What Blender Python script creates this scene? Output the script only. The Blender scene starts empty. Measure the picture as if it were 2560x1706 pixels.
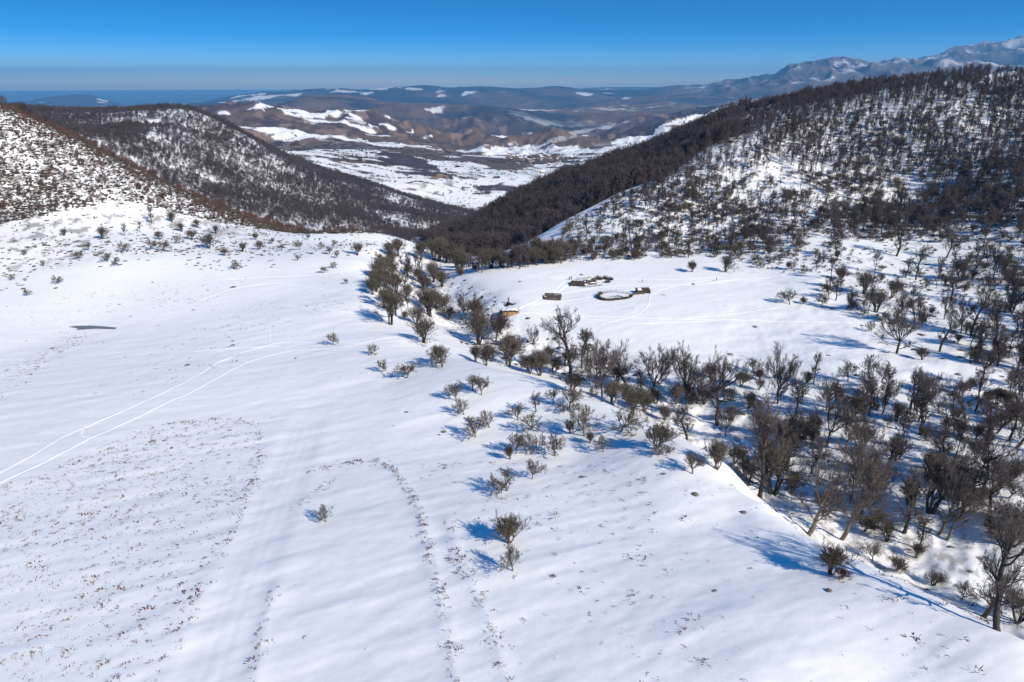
import bpy, math, random
import numpy as np
from mathutils import Vector, Matrix

# ------------------------------------------------------------------ camera, world, sun, exposure
scene = bpy.context.scene
col = scene.collection
FPX, CU, CV = 1707.0, 1280.0, 853.0            # focal length and centre in photograph pixels
PITCH = math.radians(20.85)
SP, CP = math.sin(PITCH), math.cos(PITCH)

cam_data = bpy.data.cameras.new("camera")
cam_data.sensor_width = 36.0
cam_data.lens = 36.0 * FPX / 2560.0
cam_data.clip_start = 1.0
cam_data.clip_end = 300000.0
cam = bpy.data.objects.new("camera", cam_data)
col.objects.link(cam)
cam.location = (0, 0, 0)
cam.rotation_euler = (math.radians(90) - PITCH, 0, 0)
scene.camera = cam

SUN_AZ, SUN_EL = 134.0, 34.0                   # clockwise from the view direction, above the horizon
world = bpy.data.worlds.new("World")
scene.world = world
world.use_nodes = True
wn = world.node_tree
for n in list(wn.nodes): wn.nodes.remove(n)
sky = wn.nodes.new("ShaderNodeTexSky")
sky.sky_type = 'NISHITA'
sky.sun_disc = False
sky.sun_elevation = math.radians(SUN_EL)
sky.sun_rotation = math.radians(SUN_AZ)
sky.altitude = 3000
sky.air_density = 1.6
sky.dust_density = 0.1
sky.ozone_density = 3.5
hsv = wn.nodes.new("ShaderNodeHueSaturation")
hsv.inputs['Saturation'].default_value = 1.54
hsv.inputs['Value'].default_value = 0.91
hsv.inputs['Hue'].default_value = 0.503
bg = wn.nodes.new("ShaderNodeBackground")
bg.inputs['Strength'].default_value = 0.15
wo = wn.nodes.new("ShaderNodeOutputWorld")
tco = wn.nodes.new("ShaderNodeTexCoord")
vmul = wn.nodes.new("ShaderNodeVectorMath"); vmul.operation = 'MULTIPLY'; vmul.inputs[1].default_value = (1, 1, 5.0)
vnor = wn.nodes.new("ShaderNodeVectorMath"); vnor.operation = 'NORMALIZE'
wn.links.new(tco.outputs['Generated'], vmul.inputs[0]); wn.links.new(vmul.outputs[0], vnor.inputs[0]); wn.links.new(vnor.outputs[0], sky.inputs['Vector'])
wn.links.new(sky.outputs[0], hsv.inputs['Color'])
wn.links.new(hsv.outputs[0], bg.inputs['Color'])
wn.links.new(bg.outputs[0], wo.inputs[0])

sun_data = bpy.data.lights.new("sun", 'SUN')
sun_data.energy = 4.5
sun_data.angle = math.radians(0.5)
sun_data.color = (1.0, 0.925, 0.81)
sun = bpy.data.objects.new("sun", sun_data)
col.objects.link(sun)
saz, sel = math.radians(SUN_AZ), math.radians(SUN_EL)
SUNV = Vector((math.sin(saz) * math.cos(sel), math.cos(saz) * math.cos(sel), math.sin(sel)))
sun.rotation_euler = SUNV.to_track_quat('Z', 'Y').to_euler()

scene.view_settings.view_transform = 'Standard'
scene.view_settings.look = 'None'
scene.view_settings.exposure = 0.35
scene.view_settings.gamma = 1.0
scene.view_settings.use_curve_mapping = False
scene.cycles.max_bounces = 5
scene.cycles.diffuse_bounces = 2
scene.cycles.glossy_bounces = 1
scene.cycles.volume_bounces = 0
scene.cycles.transparent_max_bounces = 6

# ------------------------------------------------------------------ helpers
def tag(o, label=None, cat=None, group=None, kind=None):
    if label: o["label"] = label
    if cat: o["category"] = cat
    if group: o["group"] = group
    if kind: o["kind"] = kind
    return o

def ray(u, v):
    """photograph pixel -> azimuth and tangent of elevation"""
    x = (np.asarray(u, float) - CU) / FPX
    a = (CV - np.asarray(v, float)) / FPX
    dy = CP + SP * a
    dz = -SP + CP * a
    return np.arctan2(x, dy), dz / np.hypot(x, dy)

def pix(p):
    """world points (n,3) -> photograph pixels"""
    p = np.asarray(p, float)
    dep = p[..., 1] * CP - p[..., 2] * SP
    up = p[..., 1] * SP + p[..., 2] * CP
    dep = np.where(dep > 0.1, dep, 0.1)
    return CU + FPX * p[..., 0] / dep, CV - FPX * up / dep

def _hash(ix, iy, seed):
    h = (ix.astype(np.int64) * 374761393 + iy.astype(np.int64) * 668265263 + seed * 1442695041) & 0xffffffff
    h = ((h ^ (h >> 13)) * 1274126177) & 0xffffffff
    h = h ^ (h >> 16)
    return (h & 0xffffff) / float(0xffffff)

def vnoise(x, y, seed=0):
    ix, iy = np.floor(x), np.floor(y)
    fx, fy = x - ix, y - iy
    fx = fx * fx * fx * (fx * (fx * 6 - 15) + 10); fy = fy * fy * fy * (fy * (fy * 6 - 15) + 10)
    a = _hash(ix, iy, seed); b = _hash(ix + 1, iy, seed)
    c = _hash(ix, iy + 1, seed); d = _hash(ix + 1, iy + 1, seed)
    return (a + (b - a) * fx) * (1 - fy) + (c + (d - c) * fx) * fy

def fbm(x, y, scale, octaves=4, seed=0, gain=0.5):
    t = 0.0; amp = 1.0; tot = 0.0; ca, sa = 0.8, 0.6
    x = x / scale; y = y / scale
    for k in range(octaves):
        t = t + amp * (vnoise(x, y, seed + k * 17) - 0.5) * 2
        tot += amp; amp *= gain
        x, y = (ca * x - sa * y) * 2.03 + 11.3, (sa * x + ca * y) * 2.03 - 7.1
    return t / tot

def ridged(x, y, scale, octaves=4, seed=0):
    t = 0.0; amp = 1.0; tot = 0.0; ca, sa = 0.8, 0.6
    x = x / scale; y = y / scale
    for k in range(octaves):
        t = t + amp * (1 - np.abs(2 * vnoise(x, y, seed + k * 13) - 1) * 2)
        tot += amp; amp *= 0.5
        x, y = (ca * x - sa * y) * 2.07 + 5.3, (sa * x + ca * y) * 2.07 - 3.1
    return t / tot

def sstep(a, b, x):
    t = np.clip((x - a) / (b - a), 0, 1)
    return t * t * (3 - 2 * t)

def in_poly(px, py, poly):
    r = np.zeros(px.shape, bool); n = len(poly); j = n - 1
    for i in range(n):
        xi, yi = poly[i]; xj, yj = poly[j]
        c = ((yi > py) != (yj > py)) & (px < (xj - xi) * (py - yi) / (yj - yi + 1e-12) + xi)
        r ^= c; j = i
    return r

# ------------------------------------------------------------------ the lie of the land
# each control: (u, v, how far or how deep).  positive = distance ahead in metres, negative = height below the camera
CTRL = []
def C(*pts):
    for p in pts:
        az, E = ray(p[0], p[1])
        r = p[2] * math.hypot((p[0] - CU) / FPX / (CP + SP * (CV - p[1]) / FPX), 1.0) if p[2] > 0 else p[2] / E
        CTRL.append((float(az), float(r), float(E) * float(r)))
# near snow spur
C((1280,1706,-55),(200,1706,-60),(640,1706,-58),(1900,1706,-52),(2560,1706,-51),(0,1500,-63),(640,1450,-60),(1280,1400,-57),
  (1700,1450,-55),(2000,1500,-53),(2300,1600,-52),(1280,1200,-62),(1600,1250,-59),(640,1250,-64),(0,1210,-68),(960,1250,-62),
  (500,950,-74),(250,1050,-71),(800,1000,-71),(1000,950,-70),(1280,1050,-66),(1450,1150,-63),(1030,840,-75.5),(760,860,-77),
  (1830,1300,-58),(2000,1420,-55),(0,980,-76))
# its edge above the gully
C((1150,906,-71),(1280,930,-70),(1382,957,-69),(1501,1003,-67.5),(1590,1040,-67),(1680,1085,-66),(1760,1125,-64),(1828,1172,-62.5),(1915,1268,-59),
  (2024,1344,-57),(2176,1414,-55.5),(2339,1490,-54),(2560,1600,-52))
# the ground falls away at once behind that edge
for _u, _v, _z in ((1330,942,-69.5),(1382,957,-69),(1501,1003,-67.5),(1590,1040,-67),(1680,1085,-66),(1760,1125,-64),(1828,1172,-62.5),(1915,1268,-59),(2024,1344,-57),(2176,1414,-55.5),(2339,1490,-54),(2560,1600,-52)):
    _a, _E = ray(_u, _v); _r = _z / float(_E); _d = 0.10 * _r + 3.0
    CTRL.append((float(_a), _r + _d, float(_E) * (_r + _d) - 2.0))
# gully floor
C((2560,1480,-77),(2400,1400,-78),(2300,1390,-79),(2140,1330,-80),(2040,1270,-81),(1940,1180,-82),(1880,1130,-83),(1750,1040,-85),(1660,1000,-86),(1550,955,-87),
  (1430,905,-88),(1330,880,-89),(1250,855,-90),(1160,800,-92),(1100,745,-93),(1050,700,-95),(1060,660,-98),(1110,650,-101))
# left side of the gully
C((1060,862,-76),(1010,835,-77),(960,812,-78),(940,760,-79),(930,710,-79),(905,655,-81),(960,620,-85),(1020,640,-92))
# meadow with the pens
C((2100,930,-80),(2300,950,-79),(2000,860,-82),(1850,880,-83.5),(1750,900,-84),(1650,860,-84),(1500,830,-84.5),(1400,800,-84.5),(1280,790,-85),(1210,765,-86),(1180,730,-87),
  (1150,700,-89),(1130,685,-92),(1270,700,-84.5),(1400,740,-84),(1600,740,-83),(1800,740,-82),(1980,780,-81.5),(1500,700,-83),(1300,668,-84),(1400,657,-83.5),(1600,655,-82),
  (1800,672,-81),(1950,700,-81),(2200,800,-80.5),(2400,820,-79.5),(2560,850,-78),(2560,1000,-78),(2560,1200,-76),(2400,1150,-78),(2250,1180,-79),(2100,1100,-81),(1950,1000,-83),(2350,1000,-79),
  (2560,1330,-76),(2450,1300,-77))
# right hill
C((1500,612,362),(1600,605,368),(1750,600,372),(1391,601,402),(1414,550,440),(1529,494,480),(1640,448,512),(1690,418,528),(1774,364,548),(1850,337,562),(1912,310,580),(2023,283,596),
  (2157,256,600),(2291,236,600),(2425,216,598),(2560,194,596),(2800,150,600),(1650,550,400),(1800,500,432),(1950,430,470),(2000,390,498),(2200,300,548),(2400,300,520),(2560,300,508),
  (2300,500,425),(2300,600,345),(2300,700,285),(2050,600,350),(2050,500,420),(2050,700,282),(2560,420,420),(2560,550,345),(2560,700,270),(2100,330,545),(2400,250,560))
# trough behind its lower edge, then the dark wooded ridge
C((1400,640,520),(1470,590,560),(1560,520,600),(1700,450,620),(1300,640,480),(1200,650,500),(1150,640,560),
  (1200,560,760),(1250,532,800),(1315,500,790),(1414,452,770),(1500,424,750),(1602,402,730),(1705,356,705),(1812,312,690),(1900,290,680),
  (1300,580,650),(1400,530,660),(1500,480,660),(1150,600,700),
  (1300,610,1000),(1500,560,1000),(1700,480,1000),(1900,400,950),(2100,330,900),(2300,300,900),(2560,290,900))
# left basin and white hill
C((0,800,-84),(0,700,-83),(235,820,-86),(500,750,-83.5),(350,760,-84.5),(700,700,-82.5),(850,730,-80),(800,680,-82),(250,650,-79),(0,600,-76),(0,500,402),(0,400,430),(0,284,470),
  (112,329,472),(223,373,476),(335,427,480),(446,480,482),(580,534,480),(670,561,474),(737,579,465),(804,584,452),(848,576,442),(879,575,440),(969,590,430),(1036,614,425),(1112,648,420),
  (450,620,350),(600,640,340),(750,620,372),(900,610,395),(200,480,415),(350,530,418),(500,570,420),(100,560,375),(-200,200,480),(-200,500,380),(-200,800,-80))
# drop behind the white hill
C((0,450,700),(200,520,700),(400,600,700),(600,640,680),(750,650,650),(900,655,620),(1030,665,600))
# wooded ridge in the middle distance
C((0,278,900),(60,298,930),(130,320,980),(230,332,1100),(300,326,1200),(400,304,1280),(460,276,1320),(530,296,1340),(600,330,1360),(700,389,1450),(800,431,1520),
  (900,460,1560),(1000,490,1580),(1100,525,1560),(1170,548,1500),(600,560,780),(600,450,1030),(400,480,840),(400,370,1000),(200,400,800),(800,575,800),(800,500,1100),
  (950,585,850),(1000,540,1150),(1090,560,1080),(1090,600,860),(-200,210,850),(330,320,1120),(700,430,1250))
# behind it
C((100,330,1800),(300,330,1900),(500,340,1800),(0,300,1600))
# the open valley
C((640,368,2350),(720,388,2300),(800,420,2150),(900,440,2080),(1000,462,2000),(1080,490,1950),(1200,520,1850),(1230,490,1980),(1100,440,2250),(1000,410,2500),(900,390,2700),(800,375,2900),
  (700,372,3200),(640,362,3300),(1180,425,2500),(1300,440,2350),(1300,415,2750),(1150,400,2900),(1270,395,3200),(1400,395,3200),(1400,430,2500),(1500,410,2700),(1500,385,3300),
  (1600,380,3000),(1350,372,3700),(1500,372,3700),(1700,345,3200),(1211,385,3500),(1000,368,3400))
# brown hills
C((545,281,4100),(589,270,4150),(625,264,4200),(665,266,4250),(700,274,4300),(768,278,4400),(830,281,4600),(870,271,4700),(924,279,4700),(973,288,4700),(1004,308,4500),
  (1058,330,4400),(1130,358,4200),(1214,388,3800),(560,330,3600),(700,330,3700),(850,335,3800),(980,350,3800),(600,300,3900),(750,300,4050),(620,340,5500),(850,330,5800),(1050,360,5600))
C((1303,346,4250),(1365,332,4350),(1407,334,4350),(1449,335,4350),(1491,343,4300),(1533,364,4100),(1240,375,3900),(1300,390,5200),(1450,385,5300),(1560,385,5000))
C((700,260,7400),(760,252,7500),(808,247,7500),(879,251,7500),(937,260,7400),(982,265,7300),(1040,268,8000),(1067,263,8500),(1103,258,8800),(1147,268,8500),(1200,280,7800),(1277,268,7000),(1330,290,6700),(1385,322,6300),
  (1150,320,6000),(1230,340,5600),(800,290,10000),(1000,290,10000),(1200,300,10500))
# snowy plateau on the right and the gorge behind it
C((1560,352,4300),(1620,330,4700),(1700,305,5200),(1800,288,5600),(1900,262,5800),(1600,300,6200),(1680,285,6800),(1480,330,6200),(1420,300,8000),(1560,275,9000),(2100,262,5800),(2300,262,5500))
# far blue ranges
C((440,272,15000),(500,258,15500),(589,236,16000),(656,229,16000),(723,233,16000),(790,227,16000),(902,228,16000),(969,221,16000),(1067,217,16000),(1125,225,16000),(1183,218,16000),(1281,221,16000),
  (1400,221,16000),(1498,223,16000),(1583,224,15500),(1621,231,14500),(1659,243,13000),(700,252,12000),(900,250,12500),(1100,248,12500),(1300,256,12000),(1500,255,12000),(1400,285,9500))
C((1650,260,10000),(1690,236,12000),(1743,229,12500),(1801,223,12500),(1867,209,13000),(1934,192,13000),(1990,180,13200),(2063,151,13500),(2113,137,13500),(2139,141,13500),(2157,152,13500),(2215,152,13500),(2242,142,13500),
  (2273,146,13500),(2305,156,13500),(2330,168,14000),(1800,262,9500),(1950,240,9800),(2100,215,9800),(2250,205,10000),(1880,285,7500),(2200,290,7500),(2500,290,7500))
C((2354,131,16500),(2398,116,16500),(2448,111,16500),(2515,110,16500),(2560,116,16500),(2450,160,12500),(2560,170,12500),(2700,130,16500),(2800,140,16500))
# lone hill, plain and sea beyond
for a_u in (-100, 100, 300, 440):
    C((a_u, 300, 6000), (a_u, 290, 10000))
C((60,268,17500),(130,259,18000),(147,244,18000),(180,244,18000),(203,240,18000),(228,240,18000),(252,251,18000),(290,262,18000),(340,266,18000))
for a_u in (-200, 0, 200, 400, 700, 1000, 1300, 1600, 1900, 2200, 2500):
    az_, _ = ray(a_u, 230)
    for rr, zz in ((22000, -700), (30000, -760), (56000, -800)):
        CTRL.append((float(az_), rr, zz))
for a_u in (1480, 1560, 1640, 1700):
    az_, _ = ray(a_u, 230)
    CTRL.append((float(az_), 28000, 28000 * float(ray(a_u, 222)[1])))
for a_ in (-0.78, -0.45, 0, 0.45, 0.78):
    CTRL.append((a_, 44, -54.0 - 2 * (a_ < 0))); CTRL.append((a_, 20, -52.0))

AZL = 0.86
def warp(r): return np.log(r + 12.0)
_c = np.array(CTRL)
_cx, _cy, _cq = _c[:, 0], warp(_c[:, 1]), _c[:, 2] / (_c[:, 1] + 60.0)
def _phi(d2): return np.where(d2 > 1e-14, 0.5 * d2 * np.log(d2 + 1e-30), 0.0)
_n = len(_c)
_A = np.zeros((_n + 3, _n + 3))
_A[:_n, :_n] = _phi((_cx[:, None] - _cx) ** 2 + (_cy[:, None] - _cy) ** 2) + 2e-5 * np.eye(_n)
_A[:_n, _n:] = np.stack([np.ones(_n), _cx, _cy], 1); _A[_n:, :_n] = _A[:_n, _n:].T
_w = np.linalg.solve(_A, np.concatenate([_cq, np.zeros(3)]))

# coarse solution, then cubic-smooth upsampling onto the real grid
N_AZ, N_R = 1180, 1330
dense = np.linspace(-0.80, 0.80, N_AZ)
side = 0.80 + (math.pi - 0.80) * (np.arange(1, 61) / 60.0) ** 1.6
AZ = np.concatenate([-side[::-1], dense, side[:-1]])
AZ[0] = -math.pi
RR = np.concatenate([[2.0, 8.0, 16.0, 24.0, 31.0], 37.0 * np.exp(np.linspace(0, math.log(54000 / 37.0), N_R))])
LR = np.log(RR)

def base_height(az, r):
    azc = np.clip(az, -AZL, AZL)
    y = warp(r); q = np.zeros(az.shape)
    for k in range(_n):
        d2 = (azc - _cx[k]) ** 2 + (y - _cy[k]) ** 2 + 1e-12
        q += _w[k] * 0.5 * d2 * np.log(d2)
    q += _w[_n] + _w[_n + 1] * azc + _w[_n + 2] * y
    z = q * (r + 60.0)
    z = z * sstep(15, 42, r) + (-53.0) * (1 - sstep(15, 42, r))
    back = sstep(AZL, 1.9, np.abs(az))
    return z * (1 - back) + back * np.maximum(-56.0 - 0.02 * r, -400)

def _interp_rows(src_x, src, dst_x):            # Catmull-Rom along axis 0
    i = np.clip(np.searchsorted(src_x, dst_x) - 1, 1, len(src_x) - 3)
    t = ((dst_x - src_x[i]) / (src_x[i + 1] - src_x[i]))[:, None]
    p0, p1, p2, p3 = src[i - 1], src[i], src[i + 1], src[i + 2]
    return 0.5 * (2 * p1 + (p2 - p0) * t + (2 * p0 - 5 * p1 + 4 * p2 - p3) * t * t + (3 * p1 - p0 - 3 * p2 + p3) * t ** 3)

caz = np.linspace(-math.pi - 0.05, math.pi + 0.05, 900)
clr = np.linspace(math.log(1.5), math.log(64000), 420)
_G1, _G2 = np.meshgrid(clr, caz, indexing='ij')
_Zc = base_height(_G2, np.exp(_G1)) / (np.exp(_G1) + 60.0)
_Z = _interp_rows(clr, _Zc, LR)
_Z = _interp_rows(caz, _Z.T.copy(), AZ).T
R2, A2 = np.meshgrid(RR, AZ, indexing='ij')
Z = _Z * (R2 + 60.0)
X2, Y2 = R2 * np.sin(A2), R2 * np.cos(A2)

# distance of the first crest beyond 380 m in every direction
_e = Z / R2
RC = np.full(len(AZ), 1e6)
for _j in range(len(AZ)):
    _run = np.maximum.accumulate(_e[:, _j]); _k = np.nonzero((RR > 385) & (_e[:, _j] < _run - 0.003))[0]
    if len(_k):
        _k = _k[0]; RC[_j] = RR[int(np.argmax(_e[:_k + 1, _j] * (RR[:_k + 1] > 300) - 9 * (RR[:_k + 1] <= 300)))]
def crest_r(x, y): return np.interp(np.arctan2(x, y), AZ, RC)
# ------------------------------------------------------------------ relief
FAR = {}
def first_hit(u, v, zz=None):
    """where the line of sight through (u, v) meets the ground: world x, y, z"""
    zz = Z if zz is None else zz
    az, E = ray(u, v); az = float(az); E = float(E)
    j = int(np.clip(np.searchsorted(AZ, az) - 1, 0, len(AZ) - 2)); t = (az - AZ[j]) / (AZ[j + 1] - AZ[j])
    prof = (zz[:, j] * (1 - t) + zz[:, j + 1] * t)
    e = prof / RR
    k = np.nonzero(e[1:] >= E)[0]
    if len(k) == 0: i = int(np.argmax(e)); r = RR[i]
    else:
        i = int(k[0]) + 1
        # solve prof(r) = E r between rows i-1, i
        z0, z1, r0, r1 = prof[i - 1], prof[i], RR[i - 1], RR[i]
        s = (E * r0 - z0) / ((z1 - z0) - E * (r1 - r0) + 1e-9); s = min(max(s, 0), 1)
        r = r0 + s * (r1 - r0)
    x, y = r * math.sin(az), r * math.cos(az)
    return x, y, ground_z(x, y, zz)

def ground_z(x, y, zz=None):
    zz = Z if zz is None else zz
    sc_ = np.ndim(x) == 0
    x = np.atleast_1d(np.asarray(x, float)); y = np.atleast_1d(np.asarray(y, float))
    az, r = np.arctan2(x, y), np.hypot(x, y)
    j = np.clip(np.searchsorted(AZ, az) - 1, 0, len(AZ) - 2); i = np.clip(np.searchsorted(RR, r) - 1, 0, len(RR) - 2)
    t = (az - AZ[j]) / (AZ[j + 1] - AZ[j]); s = (r - RR[i]) / (RR[i + 1] - RR[i])
    z = (zz[i, j] * (1 - t) + zz[i, j + 1] * t) * (1 - s) + (zz[i + 1, j] * (1 - t) + zz[i + 1, j + 1] * t) * s
    return float(z[0]) if sc_ else z

def wpoly(pts, zz=None): return [first_hit(u, v, zz)[:2] for u, v in pts]

def seg_dist(px, py, line):
    d = np.full(px.shape, 1e9)
    for (x0, y0), (x1, y1) in zip(line[:-1], line[1:]):
        ax, ay = x1 - x0, y1 - y0
        t = np.clip(((px - x0) * ax + (py - y0) * ay) / (ax * ax + ay * ay + 1e-9), 0, 1)
        d = np.minimum(d, np.hypot(px - x0 - t * ax, py - y0 - t * ay))
    return d

Zb = Z.copy()
gully = []
for u, v, z in ((2560,1480,-77),(2400,1400,-78),(2300,1390,-79),(2140,1330,-80),(2040,1270,-81),(1940,1180,-82),(1880,1130,-83),(1750,1040,-85),(1660,1000,-86),(1550,955,-87),
                (1430,905,-88),(1330,880,-89),(1250,855,-90),(1160,800,-92),(1100,745,-93),(1050,700,-95)):
    a_, E_ = ray(u, v); r_ = z / float(E_); gully.append((r_ * math.sin(a_), r_ * math.cos(a_)))
near = (R2 < 1500)
gd = np.full(Z.shape, 1e9); gd[near] = seg_dist(X2[near], Y2[near], gully)

n1 = fbm(X2, Y2, 26, 3, 1); n2 = fbm(X2, Y2, 6, 3, 2)
xr, yr = X2 * 0.93 + Y2 * 0.37, -X2 * 0.37 + Y2 * 0.93
drift = fbm(xr / 3.2, yr, 3.2, 3, 5)
fade1 = 1 - sstep(700, 2000, R2); fade2 = 1 - sstep(220, 420, R2)
rough = 1 - sstep(6, 20, gd + 4 * n1)
rightwood = sstep(0.25, 0.42, A2) * (1 - sstep(700, 900, R2)) * sstep(70, 110, R2)
Z += 0.30 * n1 * fade1 + (0.07 * n2 + 0.15 * drift) * fade2
Z += rough * fade1 * (-1.9 + 1.0 * n2 * fade2 + 0.9 * n1) + rightwood * (0.55 * n1 + 0.28 * n2 * fade2)
lefthill = sstep(0.25, 0.5, -A2) * sstep(330, 380, R2) * (1 - sstep(600, 700, R2))
Z += lefthill * (1.1 * fbm(X2, Y2, 40, 4, 9))
mid = sstep(650, 1000, R2) * (1 - sstep(1750, 1950, R2))
Z += mid * (6 * fbm(X2, Y2, 170, 4, 21))
val = sstep(1750, 1950, R2) * (1 - sstep(3200, 3900, R2))
Z += val * 7 * fbm(X2, Y2, 330, 4, 33)
hl = sstep(3200, 3900, R2) * (1 - sstep(6000, 7500, R2))
Z += hl * (90 * (ridged(X2, Y2, 600, 6, 41) - 0.3))
bl = sstep(6000, 7500, R2) * (1 - sstep(10500, 12000, R2))
Z += bl * 105 * (ridged(X2, Y2, 1500, 6, 51) - 0.3)
mt = sstep(10500, 12000, R2) * (1 - sstep(20000, 24000, R2))
rock = sstep(0.22, 0.30, A2)
Z += mt * ((95 + 60 * rock) * (ridged(X2, Y2, 2100, 7, 61) - 0.35) + 130 * rock * (ridged(X2 * 1.3, Y2 * 0.7, 640, 5, 64) - 0.35))
# the old cart way over the near spur: a shallow trough with soft banks
cart = wpoly([(520,1706),(590,1500),(660,1330),(715,1190),(760,1070),(800,1000)])
cd = np.full(Z.shape, 1e9); nn = R2 < 260; cd[nn] = seg_dist(X2[nn], Y2[nn], cart)
wob = cd + 0.7 * n1
Z += nn * (-0.15 * (1 - sstep(2.0, 4.8, wob)) + 0.05 * np.exp(-((wob - 5.4) / 1.4) ** 2) - 0.022 * np.exp(-((cd - 0.9) / 0.4) ** 2)) * (1 - sstep(120, 165, R2))
for pts in ([(1140,1706),(1115,1560),(1085,1430),(1062,1330),(1040,1250),(985,1180),(945,1150)], [(1270,1706),(1225,1560),(1190,1480),(1150,1400),(1120,1300)], [(640,1706),(660,1560),(690,1470)]):
    ln = wpoly(pts); dd = np.full(Z.shape, 1e9); dd[nn] = seg_dist(X2[nn], Y2[nn], ln)
    Z += nn * (0.14 * np.exp(-((dd + 0.5 * n2) / 1.1) ** 2))

# ------------------------------------------------------------------ what covers it (own colours; far woods also hold painted haze, mountain rock painted shading)
SNOW = np.array([0.885, 0.87, 0.845]); EARTH = np.array([0.135, 0.088, 0.065]); TAN = np.array([0.23, 0.155, 0.11]); SCRUB = np.array([0.062, 0.042, 0.043])
HAZED_WOODC = np.array([0.030, 0.042, 0.064]); LITTER = np.array([0.13, 0.095, 0.075]); ROCKC = np.array([0.115, 0.095, 0.095]); OCHRE = np.array([0.30, 0.20, 0.12])  # far wood colour is blued to paint in distance haze
colr = np.broadcast_to(SNOW, Z.shape + (3,)).copy()
def cover(m, c): colr[:] = colr * (1 - m[..., None]) + c * m[..., None]
def polymask(pts, lo, hi, jit=0, scale=100):
    w = wpoly(pts); m = (R2 > lo) & (R2 < hi) & (np.abs(A2) < 0.85)
    o = np.zeros(Z.shape)
    jx = jit * fbm(X2[m], Y2[m], scale, 3, 71) if jit else 0; jy = jit * fbm(X2[m], Y2[m], scale, 3, 72) if jit else 0
    o[m] = in_poly(X2[m] + jx, Y2[m] + jy, w); return o
b1 = fbm(X2, Y2, 420, 5, 81); b2 = fbm(X2, Y2, 130, 4, 82)
b3 = ridged(X2, Y2, 300, 4, 83)
b4 = 0.6 * fbm(X2 * 0.45 + Y2 * 0.15, Y2, 60, 4, 84) + 0.55 * fbm(X2, Y2, 200, 3, 85)
rv = ridged(X2, Y2, 600, 6, 41); rv2 = ridged(X2, Y2, 1500, 6, 51)
far = sstep(1750, 1800, R2)
hills = sstep(3150, 3250, R2)
cover(hills, EARTH)
cover(hills * sstep(-0.12, 0.10, b1 + 0.4 * b2), SCRUB)
cover(hills * sstep(0.16, 0.34, b2 - 0.4 * b1) * 0.8, TAN)
cover(hills * (1 - sstep(-0.15, 0.22, rv)) * 0.85, SCRUB * 0.8)
cover(hills * sstep(0.0, 0.3, fbm(X2, Y2 * 0.5, 50, 3, 86)) * 0.7, SCRUB)
cover(hills * sstep(0.25, 0.45, fbm(X2, Y2 * 0.5, 70, 3, 89)) * 0.7, TAN * 1.1)
cover(hills * sstep(0.30, 0.40, fbm(X2 * 0.35 + Y2 * 0.2, Y2, 170, 4, 88) + 0.25 * b1) * (1 - sstep(9000, 11000, R2)), SNOW)
fw = sstep(5600, 7000, R2)
cover(fw * sstep(-0.25, 0.05, fbm(X2, Y2, 1500, 5, 90)), HAZED_WOODC)
cover(fw * sstep(0.3, 0.6, rv2) * 0.6, EARTH * 1.5)
cover(sstep(10000, 11000, R2), HAZED_WOODC)
cover(sstep(10000, 11000, R2) * sstep(0.05, 0.4, fbm(X2, Y2 * 0.6, 1100, 5, 91)) * 0.6, EARTH * 1.25)
cover(sstep(10000, 11000, R2) * (1 - sstep(-0.1, 0.25, ridged(X2, Y2, 2100, 7, 61))) * 0.6, HAZED_WOODC * 0.6)
cover(sstep(8200, 8800, R2) * sstep(0.40, 0.48, fbm(X2, Y2 * 0.6, 700, 5, 95)) * 0.7, SNOW)
plat = polymask([(1185,391),(1235,368),(1285,350),(1300,364),(1400,366),(1500,376),(1560,356),(1640,322),(1720,296),(1900,264),(1960,264),(2000,290),(1700,390),(1560,420),(1400,405),(1250,400)], 2500, 8000, 40, 200)
cover(plat * sstep(-0.20, -0.08, b4 + 0.3 * b1), SNOW)
for pts in ([(540,281),(589,267),(625,261),(672,263),(676,273),(640,271),(612,279),(585,284),(566,294),(556,292)],
            [(690,268),(740,273),(820,277),(874,281),(905,297),(915,322),(870,309),(835,301),(790,296),(740,293),(712,286)],
            [(748,300),(815,310),(812,319),(760,309)], [(868,266),(924,275),(978,285),(970,290),(905,282),(862,279)],
            [(883,343),(950,356),(1050,364),(1130,382),(1230,391),(1340,399),(1320,405),(1200,397),(1120,389),(1040,377),(940,365)],
            [(905,307),(945,316),(1005,327),(1000,331),(940,322)], [(1028,336),(1080,342),(1120,351),(1075,347)], [(985,318),(1040,330),(1030,333)], [(1407,332),(1452,333),(1440,337),(1410,336)]):
    m = polymask(pts, 3200, 6500, 45, 110); cover(m * sstep(-0.14, -0.04, b4), SNOW)
cover(polymask([(1262,356),(1303,343),(1365,330),(1449,333),(1495,342),(1537,366),(1500,372),(1440,363),(1380,361),(1300,360)], 3300, 6000, 25, 100) * (0.75 + 0.25 * b2), EARTH * 1.25)
cover(polymask([(1290,358),(1380,350),(1400,356),(1330,362)], 3300, 5500, 20, 80), OCHRE * 0.7)
cover(polymask([(1450,368),(1480,361),(1520,366),(1500,372)], 3300, 5500, 10, 80), OCHRE * 0.6)
for pts in ([(1520,259),(1560,250),(1572,240),(1602,248),(1592,262),(1572,266),(1548,258)], [(1058,228),(1112,225),(1108,232)], [(1135,241),(1185,228),(1262,230),(1225,237),(1150,244)],
            [(1640,236),(1665,232),(1700,240),(1670,246)], [(1060,270),(1105,262),(1120,268),(1080,280),(1060,278)], [(1085,288),(1200,286),(1240,296),(1150,294)]):
    cover(polymask(pts, 5500, 20000, 260, 500) * sstep(0.05, 0.3, fbm(X2, Y2 * .5, 260, 4, 87)) * 0.7, SNOW)
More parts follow.
